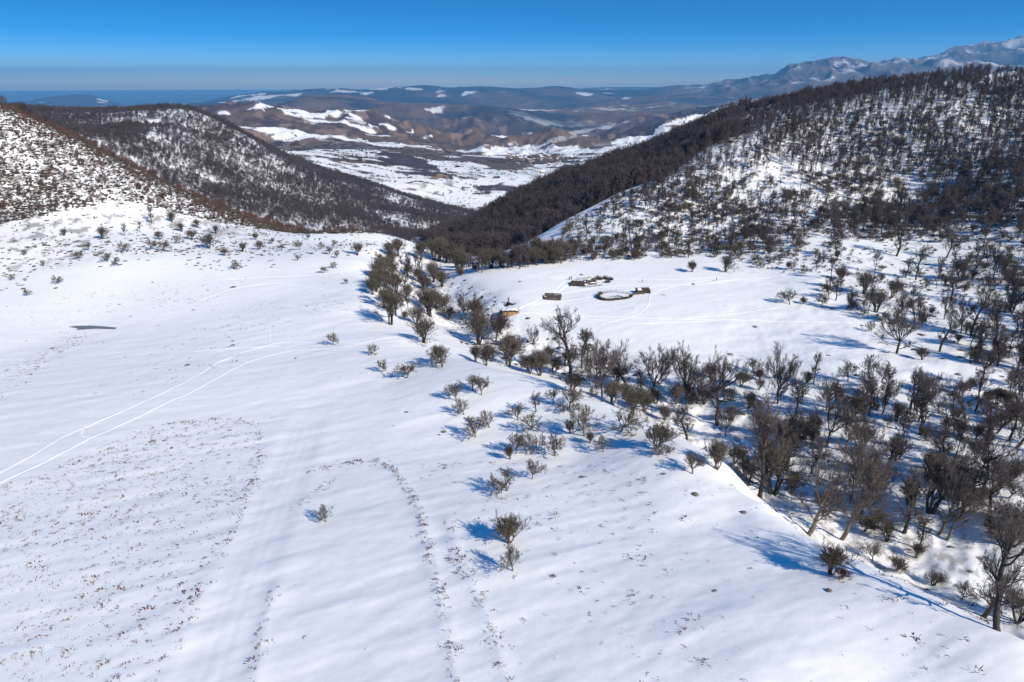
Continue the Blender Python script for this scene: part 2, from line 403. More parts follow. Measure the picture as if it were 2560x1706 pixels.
# valley floor: patches of bare scrub between the snowy fields
valf = sstep(1750, 1800, R2) * (1 - sstep(3150, 3250, R2))
for pts, c in (([(945,378),(1010,383),(1060,400),(1120,436),(1135,452),(1080,442),(1000,432),(950,412)], SCRUB * 1.3), ([(985,368),(1300,400),(1335,414),(1290,428),(1230,420),(1180,404),(1100,404),(1020,388)], EARTH),
               ([(1255,402),(1300,380),(1400,384),(1425,404),(1300,414)], EARTH), ([(1400,404),(1560,392),(1580,430),(1500,432)], SCRUB * 1.4), ([(1180,466),(1300,452),(1330,470),(1270,480),(1200,478)], SCRUB * 1.3),
               ([(1070,446),(1085,434),(1115,436),(1118,444),(1090,450)], OCHRE), ([(1280,482),(1292,474),(1312,486),(1310,494),(1296,490)], OCHRE), ([(700,372),(800,370),(780,376),(720,377)], SCRUB)):
    cover(polymask(pts, 1700, 3700, 26, 90) * sstep(-0.30, -0.12, b2 + 0.2), c)
cover(valf * sstep(0.30, 0.42, b2), EARTH)
cover(valf * sstep(0.25, 0.5, fbm(X2, Y2, 38, 3, 107) + 0.3 * b1) * 0.5, SCRUB)
cover(valf * sstep(0.80, 0.90, ridged(X2, Y2, 150, 2, 97)) * 0.75, SCRUB)
# mountain rock with relief shading painted in, and dusted snow
rk = sstep(0.185, 0.235, A2) * sstep(8200, 9800, R2)
cover(rk, ROCKC)
rv3 = ridged(X2 * 1.3, Y2 * 0.7, 640, 5, 64)
cover(rk * (1 - sstep(-0.1, 0.35, rv3)) * 0.85, HAZED_WOODC * 1.3)  # ravines painted dark as shade, since frontal sun leaves the relief flat
cover(rk * sstep(0.35, 0.7, rv3) * 0.6, np.array([0.20, 0.15, 0.135]))  # ridges painted lighter, as if catching the sun
hi = sstep(-150, 420, Z)
cover(rk * sstep(0.30, 0.50, fbm(X2, Y2, 420, 6, 99, 0.62) + 0.16 * hi + 0.20 * sstep(14500, 16000, R2)) * 0.5, SNOW)
# ground litter under the woods
wl = mid * sstep(-0.15, 0.3, fbm(X2, Y2, 22, 4, 101)) * 0.7
cover(wl, LITTER)
cover(rightwood * sstep(0.15, 0.45, fbm(X2, Y2, 3.2, 4, 103)) * sstep(250, 420, R2) * 0.5, LITTER)
cover(rough * fade1 * sstep(0.12, 0.34, fbm(X2, Y2, 1.6, 3, 104) + 0.3 * n2) * 0.5, EARTH * 0.9)
cover(lefthill * sstep(0.12, 0.32, fbm(X2, Y2 * 0.6, 3.5, 4, 105) + 0.35 * fbm(X2, Y2, 60, 2, 106)) * 0.62 * sstep(360, 400, R2), LITTER * 1.0)
sl = (1 - sstep(0.02, 0.08, 0.05 + 0 * R2))
colr *= (1 + 0.035 * n1 * fade1 + 0.02 * drift * fade2)[..., None]

def new_mat(name, rough=0.85):
    m = bpy.data.materials.new(name); m.use_nodes = True
    b = m.node_tree.nodes['Principled BSDF']; b.inputs['Roughness'].default_value = rough
    b.inputs['Specular IOR Level'].default_value = 0.25
    return m, m.node_tree, b

def noise_mat(name, c0, c1, scale, rough=0.9, bump=0.0, var=0.0, coord='Object'):
    m, nt, b = new_mat(name, rough)
    tc = nt.nodes.new("ShaderNodeTexCoord"); nz = nt.nodes.new("ShaderNodeTexNoise"); nz.inputs['Scale'].default_value = scale; nz.inputs['Detail'].default_value = 4
    rp = nt.nodes.new("ShaderNodeMix"); rp.data_type = 'RGBA'
    rp.inputs[6].default_value = (*c0, 1); rp.inputs[7].default_value = (*c1, 1)
    nt.links.new(tc.outputs[coord], nz.inputs['Vector']); nt.links.new(nz.outputs['Fac'], rp.inputs[0])
    out = rp.outputs[2]
    if var:
        oi = nt.nodes.new("ShaderNodeObjectInfo"); h = nt.nodes.new("ShaderNodeHueSaturation")
        mr = nt.nodes.new("ShaderNodeMapRange"); mr.inputs[3].default_value = 1 - var; mr.inputs[4].default_value = 1 + var
        mh = nt.nodes.new("ShaderNodeMapRange"); mh.inputs[3].default_value = 0.485; mh.inputs[4].default_value = 0.52
        mu = nt.nodes.new("ShaderNodeMath"); mu.operation = 'MULTIPLY'; mu.inputs[1].default_value = 7.31
        fr = nt.nodes.new("ShaderNodeMath"); fr.operation = 'FRACT'
        nt.links.new(oi.outputs['Random'], mr.inputs[0]); nt.links.new(mr.outputs[0], h.inputs['Value'])
        nt.links.new(oi.outputs['Random'], mu.inputs[0]); nt.links.new(mu.outputs[0], fr.inputs[0]); nt.links.new(fr.outputs[0], mh.inputs[0]); nt.links.new(mh.outputs[0], h.inputs['Hue'])
        nt.links.new(out, h.inputs['Color']); out = h.outputs[0]
    nt.links.new(out, b.inputs['Base Color'])
    if bump:
        bp = nt.nodes.new("ShaderNodeBump"); bp.inputs['Strength'].default_value = bump; nt.links.new(nz.outputs['Fac'], bp.inputs['Height']); nt.links.new(bp.outputs[0], b.inputs['Normal'])
    return m

def np_mesh(name, verts, faces_flat, sizes, smooth=True):
    me = bpy.data.meshes.new(name)
    me.vertices.add(len(verts)); me.vertices.foreach_set("co", np.asarray(verts, np.float32).ravel())
    sizes = np.asarray(sizes, np.int32); ff = np.asarray(faces_flat, np.int32)
    me.loops.add(len(ff)); me.loops.foreach_set("vertex_index", ff)
    me.polygons.add(len(sizes)); st = np.concatenate([[0], np.cumsum(sizes)[:-1]]).astype(np.int32)
    me.polygons.foreach_set("loop_start", st)
    me.update(calc_edges=True)
    me.polygons.foreach_set("use_smooth", np.full(len(sizes), bool(smooth)))
    return me

nr, na = Z.shape
V = np.stack([X2, Y2, Z], -1).reshape(-1, 3)
ii, jj = np.meshgrid(np.arange(nr - 1), np.arange(na), indexing='ij'); j2 = (jj + 1) % na
F = np.stack([ii * na + jj, (ii + 1) * na + jj, (ii + 1) * na + j2, ii * na + j2], -1).reshape(-1, 4)[:, ::-1]
V = np.concatenate([V, [[0, 0, float(Z[0].mean())]]]); ctr = len(V) - 1
j = np.arange(na); fan = np.stack([np.full(na, ctr), (j + 1) % na, j], -1)
gm = np_mesh("snowy_ground", V, np.concatenate([F.ravel(), fan.ravel()]), np.concatenate([np.full(len(F), 4), np.full(na, 3)]))
ca = gm.color_attributes.new("cover", 'FLOAT_COLOR', 'POINT')
cc = np.ones((len(V), 4), np.float32); cc[:-1, :3] = np.clip(colr, 0, 1).reshape(-1, 3); cc[-1, :3] = SNOW
ca.data.foreach_set("color", cc.ravel())
ground = bpy.data.objects.new("snowy_ground", gm); col.objects.link(ground)
tag(ground, "snow covered meadow, hillsides, valley and far mountains", kind="structure")
m, nt, b = new_mat("ground_cover", 0.62)
at = nt.nodes.new("ShaderNodeVertexColor"); at.layer_name = "cover"
geo = nt.nodes.new("ShaderNodeNewGeometry")
nz = nt.nodes.new("ShaderNodeTexNoise"); nz.inputs['Scale'].default_value = 0.7; nz.inputs['Detail'].default_value = 5; nz.inputs['Roughness'].default_value = 0.6
nt.links.new(geo.outputs['Position'], nz.inputs['Vector'])
mr = nt.nodes.new("ShaderNodeMapRange"); mr.inputs[1].default_value = 0.2; mr.inputs[2].default_value = 0.8; mr.inputs[3].default_value = 0.95; mr.inputs[4].default_value = 1.04
vm = nt.nodes.new("ShaderNodeVectorMath"); vm.operation = 'SCALE'
nt.links.new(nz.outputs['Fac'], mr.inputs[0]); nt.links.new(at.outputs[0], vm.inputs[0]); nt.links.new(mr.outputs[0], vm.inputs['Scale']); nt.links.new(vm.outputs[0], b.inputs['Base Color'])
bp = nt.nodes.new("ShaderNodeBump"); bp.inputs['Strength'].default_value = 0.35; bp.inputs['Distance'].default_value = 0.12
nt.links.new(nz.outputs['Fac'], bp.inputs['Height']); nt.links.new(bp.outputs[0], b.inputs['Normal'])
gm.materials.append(m)
b.inputs['Specular IOR Level'].default_value = 0.15

# sea far beyond the plain
SEA_Z = -590.0
th = np.linspace(0, 2 * math.pi, 129)[:-1]
rs = (16000, 25000, 40000, 56000)
sv = np.array([(r * math.sin(t), r * math.cos(t), SEA_Z) for r in rs for t in th])
sf = []
for k in range(3):
    for q in range(128):
        q2 = (q + 1) % 128; sf += [k * 128 + q, k * 128 + q2, (k + 1) * 128 + q2, (k + 1) * 128 + q]
sea = bpy.data.objects.new("sea", np_mesh("sea", sv, sf, [4] * 384)); col.objects.link(sea)
tag(sea, "flat blue sea on the horizon", kind="structure")
sea.data.materials.append(noise_mat("sea_water", (0.03, 0.06, 0.10), (0.04, 0.075, 0.12), 0.001, 0.35))
# ------------------------------------------------------------------ bare winter trees
class Tubes:
    """collects tapering tubes and writes them out as one mesh"""
    def __init__(s): s.v = []; s.f = []; s.n = 0; s.sz = []; s.tw = []
    def tube(s, P, R, k):
        P = np.asarray(P, float); n = len(P)
        T = np.gradient(P, axis=0); T /= np.linalg.norm(T, axis=1)[:, None] + 1e-9
        ref = np.array([0.0, 0, 1]) if abs(T[0][2]) < 0.9 else np.array([1.0, 0, 0])
        A = np.cross(T, ref); A /= np.linalg.norm(A, axis=1)[:, None] + 1e-9; B = np.cross(T, A)
        a = np.arange(k) * 2 * math.pi / k
        ring = (A[:, None] * np.cos(a)[:, None] + B[:, None] * np.sin(a)[:, None]) * np.asarray(R)[:, None, None] + P[:, None]
        s.v.append(ring.reshape(-1, 3))
        i, j = np.meshgrid(np.arange(n - 1), np.arange(k), indexing='ij'); j2 = (j + 1) % k
        q = np.stack([i * k + j, i * k + j2, (i + 1) * k + j2, (i + 1) * k + j], -1).reshape(-1, 4) + s.n
        s.f.append(q.ravel()); s.sz.append(np.full(len(q), 4)); s.n += n * k
    def flush(s):
        """the straight last twigs, all at once: tapering three sided spikes"""
        if not getattr(s, 'tw', None): return
        a = np.array(s.tw); s.tw = []; p, d, L, r = a[:, :3], a[:, 3:6], a[:, 6:7], a[:, 7:8]
        ref = np.where(np.abs(d[:, 2:3]) < 0.9, [[0, 0, 1.0]], [[1.0, 0, 0]]); A = np.cross(d, ref); A /= np.linalg.norm(A, axis=1)[:, None] + 1e-9; B = np.cross(d, A)
        ring = [p + (A * math.cos(t) + B * math.sin(t)) * r for t in (0, 2.094, 4.189)]
        mid = p + d * L * 0.55 + A * L * 0.05; tip = p + d * L
        V = np.stack(ring + [mid + (A * math.cos(t) + B * math.sin(t)) * r * 0.7 for t in (0, 2.094, 4.189)] + [tip], 1)
        n = len(a); base = s.n + 7 * np.arange(n)[:, None]
        q = np.concatenate([base + np.array([[i, (i + 1) % 3, 3 + (i + 1) % 3, 3 + i]]) for i in range(3)], 1).reshape(n, 12)
        t = np.concatenate([base + np.array([[3 + i, 3 + (i + 1) % 3, 6]]) for i in range(3)], 1).reshape(n, 9)
        s.v.append(V.reshape(-1, 3)); s.f += [q.ravel(), t.ravel()]; s.sz += [np.full(3 * n, 4), np.full(3 * n, 3)]; s.n += 7 * n
    def mesh(s, name, mat):
        me = np_mesh(name, np.concatenate(s.v), np.concatenate(s.f), np.concatenate(s.sz)); me.materials.append(mat); return me

def unit(v): return v / (math.sqrt(v[0] * v[0] + v[1] * v[1] + v[2] * v[2]) + 1e-9)

def branch(rng, p, d, L, r0, r1, n, wig, up):
    P = [p.copy()]; d = d.copy(); s = L / n
    for i in range(n):
        d = unit(d + rng.normal(0, wig, 3) + np.array([0, 0, up])); p = p + d * s; P.append(p.copy())
    return np.array(P), np.linspace(r0, r1, n + 1), d

def side_dir(rng, d, ang, phi):
    ref = np.array([0.0, 0, 1]) if abs(d[2]) < 0.9 else np.array([1.0, 0, 0])
    a = unit(np.cross(d, ref)); b = np.cross(d, a)
    return unit(d * math.cos(ang) + (a * math.cos(phi) + b * math.sin(phi)) * math.sin(ang))

def grow(seed, H=12.0, trunk=0.35, tr=0.35, lean=0.1, crook=0.12, limbs=7, l1=0.5, ang1=0.7, up1=0.12, n2=6, l2=0.55, n3=6, l3=0.5, n4=4, l4=0.5,
         spread=0.6, twig=0.018, fork=0, low=0, stems=1, wig=0.16, upt=0.06):
    """returns (trunk and limbs, twigs) as tube sets; H is only nominal, the mesh is normalised to height 1 later"""
    rng = np.random.default_rng(seed); T, W = Tubes(), Tubes()
    def twigs(P, R, L, level, nn):
        m = len(P) - 1
        for k in range(nn):
            t = 0.25 + 0.75 * (k + rng.random()) / nn; x = t * m; i = min(int(x), m - 1); f = x - i
            p = P[i] * (1 - f) + P[i + 1] * f; d0 = unit(P[i + 1] - P[i]); r = R[i] * (1 - f) + R[i + 1] * f
            d = side_dir(rng, d0, rng.uniform(0.35, 1.0) * spread / 0.6, rng.uniform(0, 6.28))
            ll = L * rng.uniform(0.6, 1.15) * (1.15 - 0.5 * t)
            if level == 2:
                a = max(min(r * 0.6, 0.007 * H), twig * 1.6)
                Q, S, _ = branch(rng, p, d, ll, a, a * 0.4, 4, wig * 0.9, upt * 1.3); T.tube(Q, S, 4); twigs(Q, S, ll * l3, 3, n3)
            elif level == 3:
                a = twig * 1.15; Q, S, _ = branch(rng, p, d, ll, a, twig * 0.8, 3, wig * 0.8, upt); W.tube(Q, S, 3)
                if n4: twigs(Q, S, ll * l4, 4, n4)
            else:
                d = unit(d + np.array([0, 0, upt * 1.5])); W.tw.append((*p, *d, ll, twig * 0.8))
    def limb(p, d, L, r):
        Q, S, _ = branch(rng, p, d, L, r, max(r * 0.25, 0.025), 6, wig, up1); T.tube(Q, S, 5); twigs(Q, S, L * l2, 2, n2)
    for st in range(stems):
        a = rng.uniform(0, 6.28); d = unit(np.array([math.cos(a) * lean, math.sin(a) * lean, 1.0]))
        if stems > 1: d = unit(np.array([math.cos(st * 2.4 + a * 0.2) * spread * 0.7, math.sin(st * 2.4 + a * 0.2) * spread * 0.7, 1.0]))
        p = np.array([math.cos(st * 2.4), math.sin(st * 2.4), 0]) * (0.02 * H if stems > 1 else 0); p[2] = -0.03 * H
        n = 8; s = trunk * H / n; P = [p]; R = [tr * 1.5]
        for i in range(n):
            d = unit(d + rng.normal(0, crook, 3) * np.array([1, 1, 0.3]) + np.array([0, 0, 0.10])); p = p + d * s; P.append(p); R.append(tr * (1.05 - 0.35 * i / n) * rng.uniform(0.93, 1.1))
        T.tube(P, R, 8); P = np.array(P); top = P[-1]; rt = R[-1]
        for k in range(limbs):
            t = rng.uniform(0.80, 1.0) if k >= low else rng.uniform(0.35, 0.75)
            x = t * n; i = min(int(x), n - 1); f = x - i; q = P[i] * (1 - f) + P[i + 1] * f
            an = ang1 * rng.uniform(0.45, 1.15) if k >= low else rng.uniform(1.0, 1.4)
            if k == limbs - 1: an *= 0.25
            dd = side_dir(rng, np.array([0, 0, 1.0]) if k < low else d, an, k * 2.4 + rng.uniform(-0.4, 0.4))
            limb(q, dd, H * l1 * rng.uniform(0.75, 1.1) * (0.62 if k < low else 1.0), rt * rng.uniform(0.4, 0.62))
    return T, W

def normalise(T, W):
    T.flush(); W.flush()
    z = max(np.concatenate(W.v)[:, 2].max(), 0.1)
    for s in (T, W): s.v = [a / z for a in s.v]

BARK_DARK = noise_mat("dark_bark", (0.034, 0.028, 0.026), (0.075, 0.062, 0.052), 18, 0.95, 0.3, 0.25)
BARK_PALE = noise_mat("pale_bark", (0.085, 0.07, 0.052), (0.16, 0.135, 0.105), 14, 0.95, 0.3, 0.2)
TWIG_DARK = noise_mat("dark_twigs", (0.080, 0.064, 0.062), (0.130, 0.104, 0.096), 3, 0.95, 0, 0.28)
TWIG_OLIVE = noise_mat("hawthorn_twigs", (0.100, 0.080, 0.064), (0.155, 0.126, 0.100), 3, 0.95, 0, 0.22)
TWIG_RUST = noise_mat("rusty_twigs", (0.11, 0.055, 0.045), (0.15, 0.085, 0.065), 3, 0.95, 0, 0.2)

KIND = {}
def variant(kind, seed, bark, twigm, **kw):
    T, W = grow(seed, **kw); normalise(T, W)
    KIND.setdefault(kind, []).append((T.mesh("trunk", bark), W.mesh("twigs", twigm)))
# fan crowned trees, old gnarled trees, leaning pollards, hawthorns, many stemmed bushes, dense gully bushes, forest trees
for s in (1, 2, 3): variant('fan', s, BARK_DARK, TWIG_DARK, H=12, trunk=0.24, tr=0.17, crook=0.10, lean=0.05, limbs=12, l1=0.46, ang1=0.85, up1=0.16, n2=8, n3=8, n4=7, l2=0.40, l3=0.55, l4=0.8, spread=0.55, upt=0.15, low=2, twig=0.014)
for s in (11, 12, 13, 14): variant('old', s, BARK_DARK, TWIG_DARK, H=15, trunk=0.46, tr=0.30, crook=0.13, lean=0.06, limbs=15, l1=0.34, ang1=0.9, up1=0.14, n2=8, n3=7, n4=6, l2=0.48, l3=0.5, l4=0.8, spread=0.65, upt=0.11, low=6, wig=0.26, twig=0.016)
for s in (21, 22): variant('pale', s, BARK_PALE, TWIG_DARK, H=15, trunk=0.34, tr=0.28, crook=0.11, lean=0.14, limbs=11, l1=0.50, ang1=0.72, up1=0.14, n2=9, n3=8, n4=6, l2=0.42, l3=0.5, l4=0.8, spread=0.6, upt=0.12, low=2, wig=0.2, twig=0.016)
for s in (31, 32, 33, 34): variant('haw', s, BARK_PALE, TWIG_OLIVE, H=4, trunk=0.22, tr=0.085, crook=0.18, lean=0.14, limbs=11, l1=0.46, ang1=0.95, up1=0.09, n2=7, n3=7, n4=7, l2=0.48, l3=0.55, l4=0.75, spread=0.7, upt=0.07, twig=0.009, wig=0.18)
for s in (41, 42): variant('bush', s, BARK_PALE, TWIG_OLIVE, H=3.5, trunk=0.26, tr=0.06, stems=6, limbs=7, l1=0.50, ang1=0.5, up1=0.1, n2=5, n3=6, n4=6, l2=0.5, l3=0.55, l4=0.75, spread=0.5, twig=0.009)
for s in (51, 52): variant('slim', s, BARK_DARK, TWIG_OLIVE, H=8, trunk=0.62, tr=0.12, crook=0.06, lean=0.05, limbs=22, l1=0.26, ang1=0.75, up1=0.14, n2=6, n3=6, n4=4, low=14, twig=0.018)
for s in (61, 62, 63): variant('dense', s, BARK_DARK, TWIG_OLIVE, H=6, trunk=0.28, tr=0.13, stems=4, limbs=9, l1=0.5, ang1=0.7, up1=0.12, n2=6, n3=5, n4=4, l4=0.85, spread=0.65, twig=0.012, upt=0.1)
for s in (71, 72): variant('rust', s, BARK_DARK, TWIG_RUST, H=3.5, trunk=0.15, tr=0.05, stems=5, limbs=7, l1=0.5, ang1=0.8, up1=0.12, n2=5, n3=6, n4=6, l4=0.75, spread=0.6, twig=0.012, upt=0.1)
for s in (81, 82, 83): variant('wood', s, BARK_DARK, TWIG_DARK, H=15, trunk=0.50, tr=0.17, crook=0.06, lean=0.05, limbs=13, l1=0.36, ang1=0.8, up1=0.2, n2=6, n3=5, n4=4, l2=0.5, l3=0.5, spread=0.7, twig=0.042, upt=0.1, low=3)

# small meshes that the uncountable masses are scattered from
def lod(seed, mat, **kw):
    T, W = grow(seed, **kw); normalise(T, W)
    A = Tubes(); A.v = T.v + W.v; A.f = T.f + [f + T.n for f in W.f]; A.sz = T.sz + W.sz; A.n = T.n + W.n
    return A.mesh("scatter_tree", mat)
TWIG_WOOD = noise_mat("woodland_twigs", (0.058, 0.045, 0.048), (0.100, 0.076, 0.076), 2, 0.95, 0, 0.32)
TWIG_RED = noise_mat("red_brown_twigs", (0.12, 0.065, 0.048), (0.16, 0.095, 0.07), 2, 0.95, 0, 0.3)
DRY = noise_mat("dry_stalks", (0.085, 0.052, 0.040), (0.15, 0.10, 0.075), 5, 0.95, 0, 0.35)
RUSTY = noise_mat("rusty_plants", (0.12, 0.052, 0.038), (0.17, 0.09, 0.06), 5, 0.95, 0, 0.3)
DWARF = noise_mat("dwarf_shrub", (0.045, 0.040, 0.034), (0.085, 0.072, 0.058), 4, 0.95, 0, 0.35)
LODW = [lod(s, TWIG_WOOD, H=15, trunk=0.5, tr=0.17, crook=0.06, lean=0.05, limbs=9, l1=0.38, ang1=0.8, up1=0.2, n2=4, n3=4, n4=3, spread=0.75, twig=0.075, upt=0.1, low=2, l4=0.7) for s in (201, 202, 203, 204)]
LODF = [lod(s, TWIG_WOOD, H=15, trunk=0.42, tr=0.17, crook=0.05, lean=0.04, limbs=10, l1=0.40, ang1=1.0, up1=0.16, n2=4, n3=3, n4=3, spread=0.85, twig=0.085, upt=0.08, low=2, l4=0.8) for s in (211, 212, 213, 214)]
LODR = [lod(s, TWIG_RED, H=8, trunk=0.25, tr=0.12, stems=3, limbs=5, l1=0.5, ang1=0.7, n2=4, n3=4, n4=3, spread=0.7, twig=0.035, l4=0.7) for s in (221, 222)]
LODB = [lod(s, TWIG_OLIVE, H=4, trunk=0.25, tr=0.08, stems=4, limbs=5, l1=0.5, ang1=0.6, n2=4, n3=4, n4=4, spread=0.6, twig=0.022, l4=0.7) for s in (231, 232, 233)]

def mound(seed, mat, blades=90, spread=1.0, flat=0.55, w=0.035):
    """a low rounded clump made of many short stalks, radius about 1"""
    rng = np.random.default_rng(seed); v = []; f = []
    for k in range(blades):
        a, q = rng.uniform(0, 6.28), math.sqrt(rng.random())
        p = np.array([math.cos(a) * q * spread * 0.75, math.sin(a) * q * spread * 0.75, -0.05])
        d = unit(np.array([math.cos(a) * q * 0.9, math.sin(a) * q * 0.9, 1.0]) + rng.normal(0, 0.35, 3)) ; L = flat * rng.uniform(0.6, 1.25) * (1.1 - 0.45 * q)
        s = unit(np.cross(d, rng.normal(0, 1, 3))) * w * rng.uniform(0.7, 1.6); t = p + d * L; m_ = p + d * L * 0.55
        b = len(v); v += [p - s * 0.6, p + s * 0.6, m_ + s, t, m_ - s]; f += [b, b + 1, b + 2, b + 3, b + 4]
    me = np_mesh("scatter_clump", v, f, [5] * blades, False); me.materials.append(mat); return me
TUFT = [mound(301, DRY, 10, 0.8, 0.9, 0.03), mound(302, DRY, 14, 1.0, 0.6, 0.035), mound(303, RUSTY, 22, 1.1, 0.55, 0.06), mound(304, DRY, 9, 1.2, 0.5, 0.03)]
CLUMP = [mound(311, DWARF, 150, 1.1, 0.55, 0.07), mound(312, DWARF, 130, 1.0, 0.7, 0.07), mound(313, RUSTY, 140, 1.1, 0.5, 0.07)]

def scatter(name, meshes, pts, label):
    """pts: x, y, z, size, width, turn, which.  one object; geometry nodes set a copy of a small mesh on every point"""
    pts = np.asarray(pts, float); me = bpy.data.meshes.new(name); me.vertices.add(len(pts)); me.vertices.foreach_set("co", pts[:, :3].astype(np.float32).ravel())
    sc_ = me.attributes.new("size3", 'FLOAT_VECTOR', 'POINT'); sc_.data.foreach_set("vector", np.stack([pts[:, 3] * pts[:, 4], pts[:, 3] * pts[:, 4], pts[:, 3]], 1).astype(np.float32).ravel())
    ro = me.attributes.new("turn3", 'FLOAT_VECTOR', 'POINT'); ro.data.foreach_set("vector", np.stack([np.sin(pts[:, 5] * 7) * 0.06, np.cos(pts[:, 5] * 5) * 0.06, pts[:, 5]], 1).astype(np.float32).ravel())
    wh = me.attributes.new("which", 'INT', 'POINT'); wh.data.foreach_set("value", (pts[:, 6].astype(np.int32) % len(meshes)))
    o = bpy.data.objects.new(name, me); col.objects.link(o)
    ng = bpy.data.node_groups.new(name, 'GeometryNodeTree')
    ng.interface.new_socket(name="Geometry", in_out='INPUT', socket_type='NodeSocketGeometry'); ng.interface.new_socket(name="Geometry", in_out='OUTPUT', socket_type='NodeSocketGeometry')
    gi, go = ng.nodes.new("NodeGroupInput"), ng.nodes.new("NodeGroupOutput")
    def attr(nm, ty):
        a = ng.nodes.new("GeometryNodeInputNamedAttribute"); a.data_type = ty; a.inputs['Name'].default_value = nm; return a
    g2i = ng.nodes.new("GeometryNodeGeometryToInstance")
    for ms in reversed(meshes):
        src = bpy.data.objects.new("scatter_source", ms); oi = ng.nodes.new("GeometryNodeObjectInfo"); oi.inputs['Object'].default_value = src; oi.inputs['As Instance'].default_value = False
        ng.links.new(oi.outputs['Geometry'], g2i.inputs[0])
    iop = ng.nodes.new("GeometryNodeInstanceOnPoints"); iop.inputs['Pick Instance'].default_value = True
    a1, a2, a3 = attr("size3", 'FLOAT_VECTOR'), attr("turn3", 'FLOAT_VECTOR'), attr("which", 'INT')
    er = ng.nodes.new("FunctionNodeEulerToRotation")
    ng.links.new(gi.outputs[0], iop.inputs['Points']); ng.links.new(g2i.outputs[0], iop.inputs['Instance']); ng.links.new(a3.outputs['Attribute'], iop.inputs['Instance Index'])
    ng.links.new(a2.outputs['Attribute'], er.inputs[0]); ng.links.new(er.outputs[0], iop.inputs['Rotation']); ng.links.new(a1.outputs['Attribute'], iop.inputs['Scale']); ng.links.new(iop.outputs[0], go.inputs[0])
    md = o.modifiers.new("scatter", 'NODES'); md.node_group = ng
    return tag(o, label, kind="stuff")
# ------------------------------------------------------------------ setting the trees out
HEAD = {'fan': 'tree', 'old': 'tree', 'pale': 'tree', 'haw': 'tree', 'bush': 'bush', 'slim': 'tree', 'dense': 'bush', 'rust': 'bush', 'wood': 'tree'}
NAME = {'fan': 'fan_crowned_tree', 'old': 'gnarled_tree', 'pale': 'pale_trunked_tree', 'haw': 'hawthorn_tree', 'bush': 'bare_bush', 'slim': 'slender_tree', 'dense': 'dense_bush', 'rust': 'rusty_bush', 'wood': 'woodland_tree'}
prng = random.Random(4)
def plant(kind, x, y, z, h, label=None, group=None, width=1.0, var=None, rz=None, tilt=None, parts=True, cat=None):
    vs = KIND[kind]; T, W = vs[(prng.randrange(len(vs)) if var is None else var) % len(vs)]
    o = bpy.data.objects.new(NAME[kind], None); col.objects.link(o); o.empty_display_size = 0.2
    o.location = (x, y, z); w = h * width; o.scale = (w, w, h)
    if tilt: o.rotation_euler = (0, tilt, 0)
    rr = prng.uniform(0, 6.28) if rz is None else rz
    for nm, me in (("trunk", T), ("crown", W)):
        c = bpy.data.objects.new(nm, me); col.objects.link(c); c.parent = o; c.rotation_euler = (0, 0, rr)
    return tag(o, label, cat or HEAD[kind], group)

def spot(u, v):
    x, y, z = first_hit(u, v); return x, y, z - 0.05
def height_at(x, y, z, hpx, v):
    """metres that fill hpx photograph pixels there"""
    dep = y * CP - z * SP
    el = math.atan2(-z, math.hypot(x, y))
    return hpx / FPX * dep / max(math.cos(el), 0.5) * 1.0
def at(kind, u, v, hpx, **kw):
    x, y, z = spot(u, v); return plant(kind, x, y, z, height_at(x, y, z, hpx, v) * (0.92 if kind == 'haw' else 1.0), **kw)
ORD = "first second third fourth fifth sixth seventh eighth ninth tenth eleventh twelfth thirteenth fourteenth fifteenth sixteenth seventeenth eighteenth nineteenth".split()
TENS = ["", "", "twenty", "thirty", "forty", "fifty", "sixty", "seventy", "eighty", "ninety"]
def ordinal(n):                                   # 0-based
    if n < 19: return ORD[n]
    q, r = divmod(n + 1, 10)
    return (TENS[q][:-1] + "ieth") if r == 0 else TENS[q] + "-" + ORD[r - 1]

def pp(u, v, poly): return in_poly(u, v, poly)
LOOK = {'fan': "fan crowned bare tree", 'old': "dark gnarled old tree", 'pale': "pale trunked bare tree", 'haw': "round headed bare hawthorn", 'bush': "many stemmed bare bush", 'slim': "slender upright bare tree",
        'dense': "dense rounded bare bush", 'rust': "rusty brown bare bush", 'wood': "tall bare woodland tree"}
def zone(rows, where, group):
    """rows: kind, u, v, height px [, width]; each gets the look of its kind and its place in the row"""
    for kind in sorted(set(r[0] for r in rows)):
        rr = sorted((r for r in rows if r[0] == kind), key=lambda r: r[1])
        for n, r in enumerate(rr):
            lab = LOOK[kind] + " " + where + (", %s from the left" % ordinal(n) if len(rr) > 1 else "")
            at(kind, r[1], r[2], r[3], width=r[4] if len(r) > 4 else 1.0, label=lab, group=group if len(rows) > 1 else None)

# hawthorns scattered over the near snow slope
zone([('haw',928,889,32),('haw',958,929,36),('haw',1016,946,46,1.1),('haw',1140,1003,54),('haw',1181,978,48),('haw',1203,988,52),('haw',1160,1037,44),('haw',1189,1093,58,1.1),('haw',1224,1070,48),
      ('haw',1295,1051,46),('haw',1328,1075,52,1.1),('slim',1340,1030,56,1.3),('haw',1384,1009,46,.8),('haw',1398,1033,34),('haw',1423,1021,62,1.15),('haw',1431,1031,32),('haw',1461,1091,76,1.1),
      ('bush',1424,1084,36,.8),('bush',1475,1107,32,.9),('haw',1509,1130,42),('haw',1552,1079,64,1.5),('haw',1289,1135,60,.95),('bush',1275,1149,42,.7),('haw',1335,1131,52),('slim',1354,1126,44,1.1),
      ('haw',1386,1140,56,.95),('bush',1640,1123,74,1.1),('haw',1652,1137,36),('haw',1665,1140,34),('haw',1270,1227,66,1.15),('haw',1330,1198,56,.95),('bush',1272,1357,62,1.35),('haw',1282,1428,68,.8),
      ('haw',1730,1185,58,1.2),('haw',833,862,36),('bush',2076,1436,70,1.15),('rust',2105,1448,30,1.0)], "on the near slope", "hawthorns and bushes on the near snow slope")
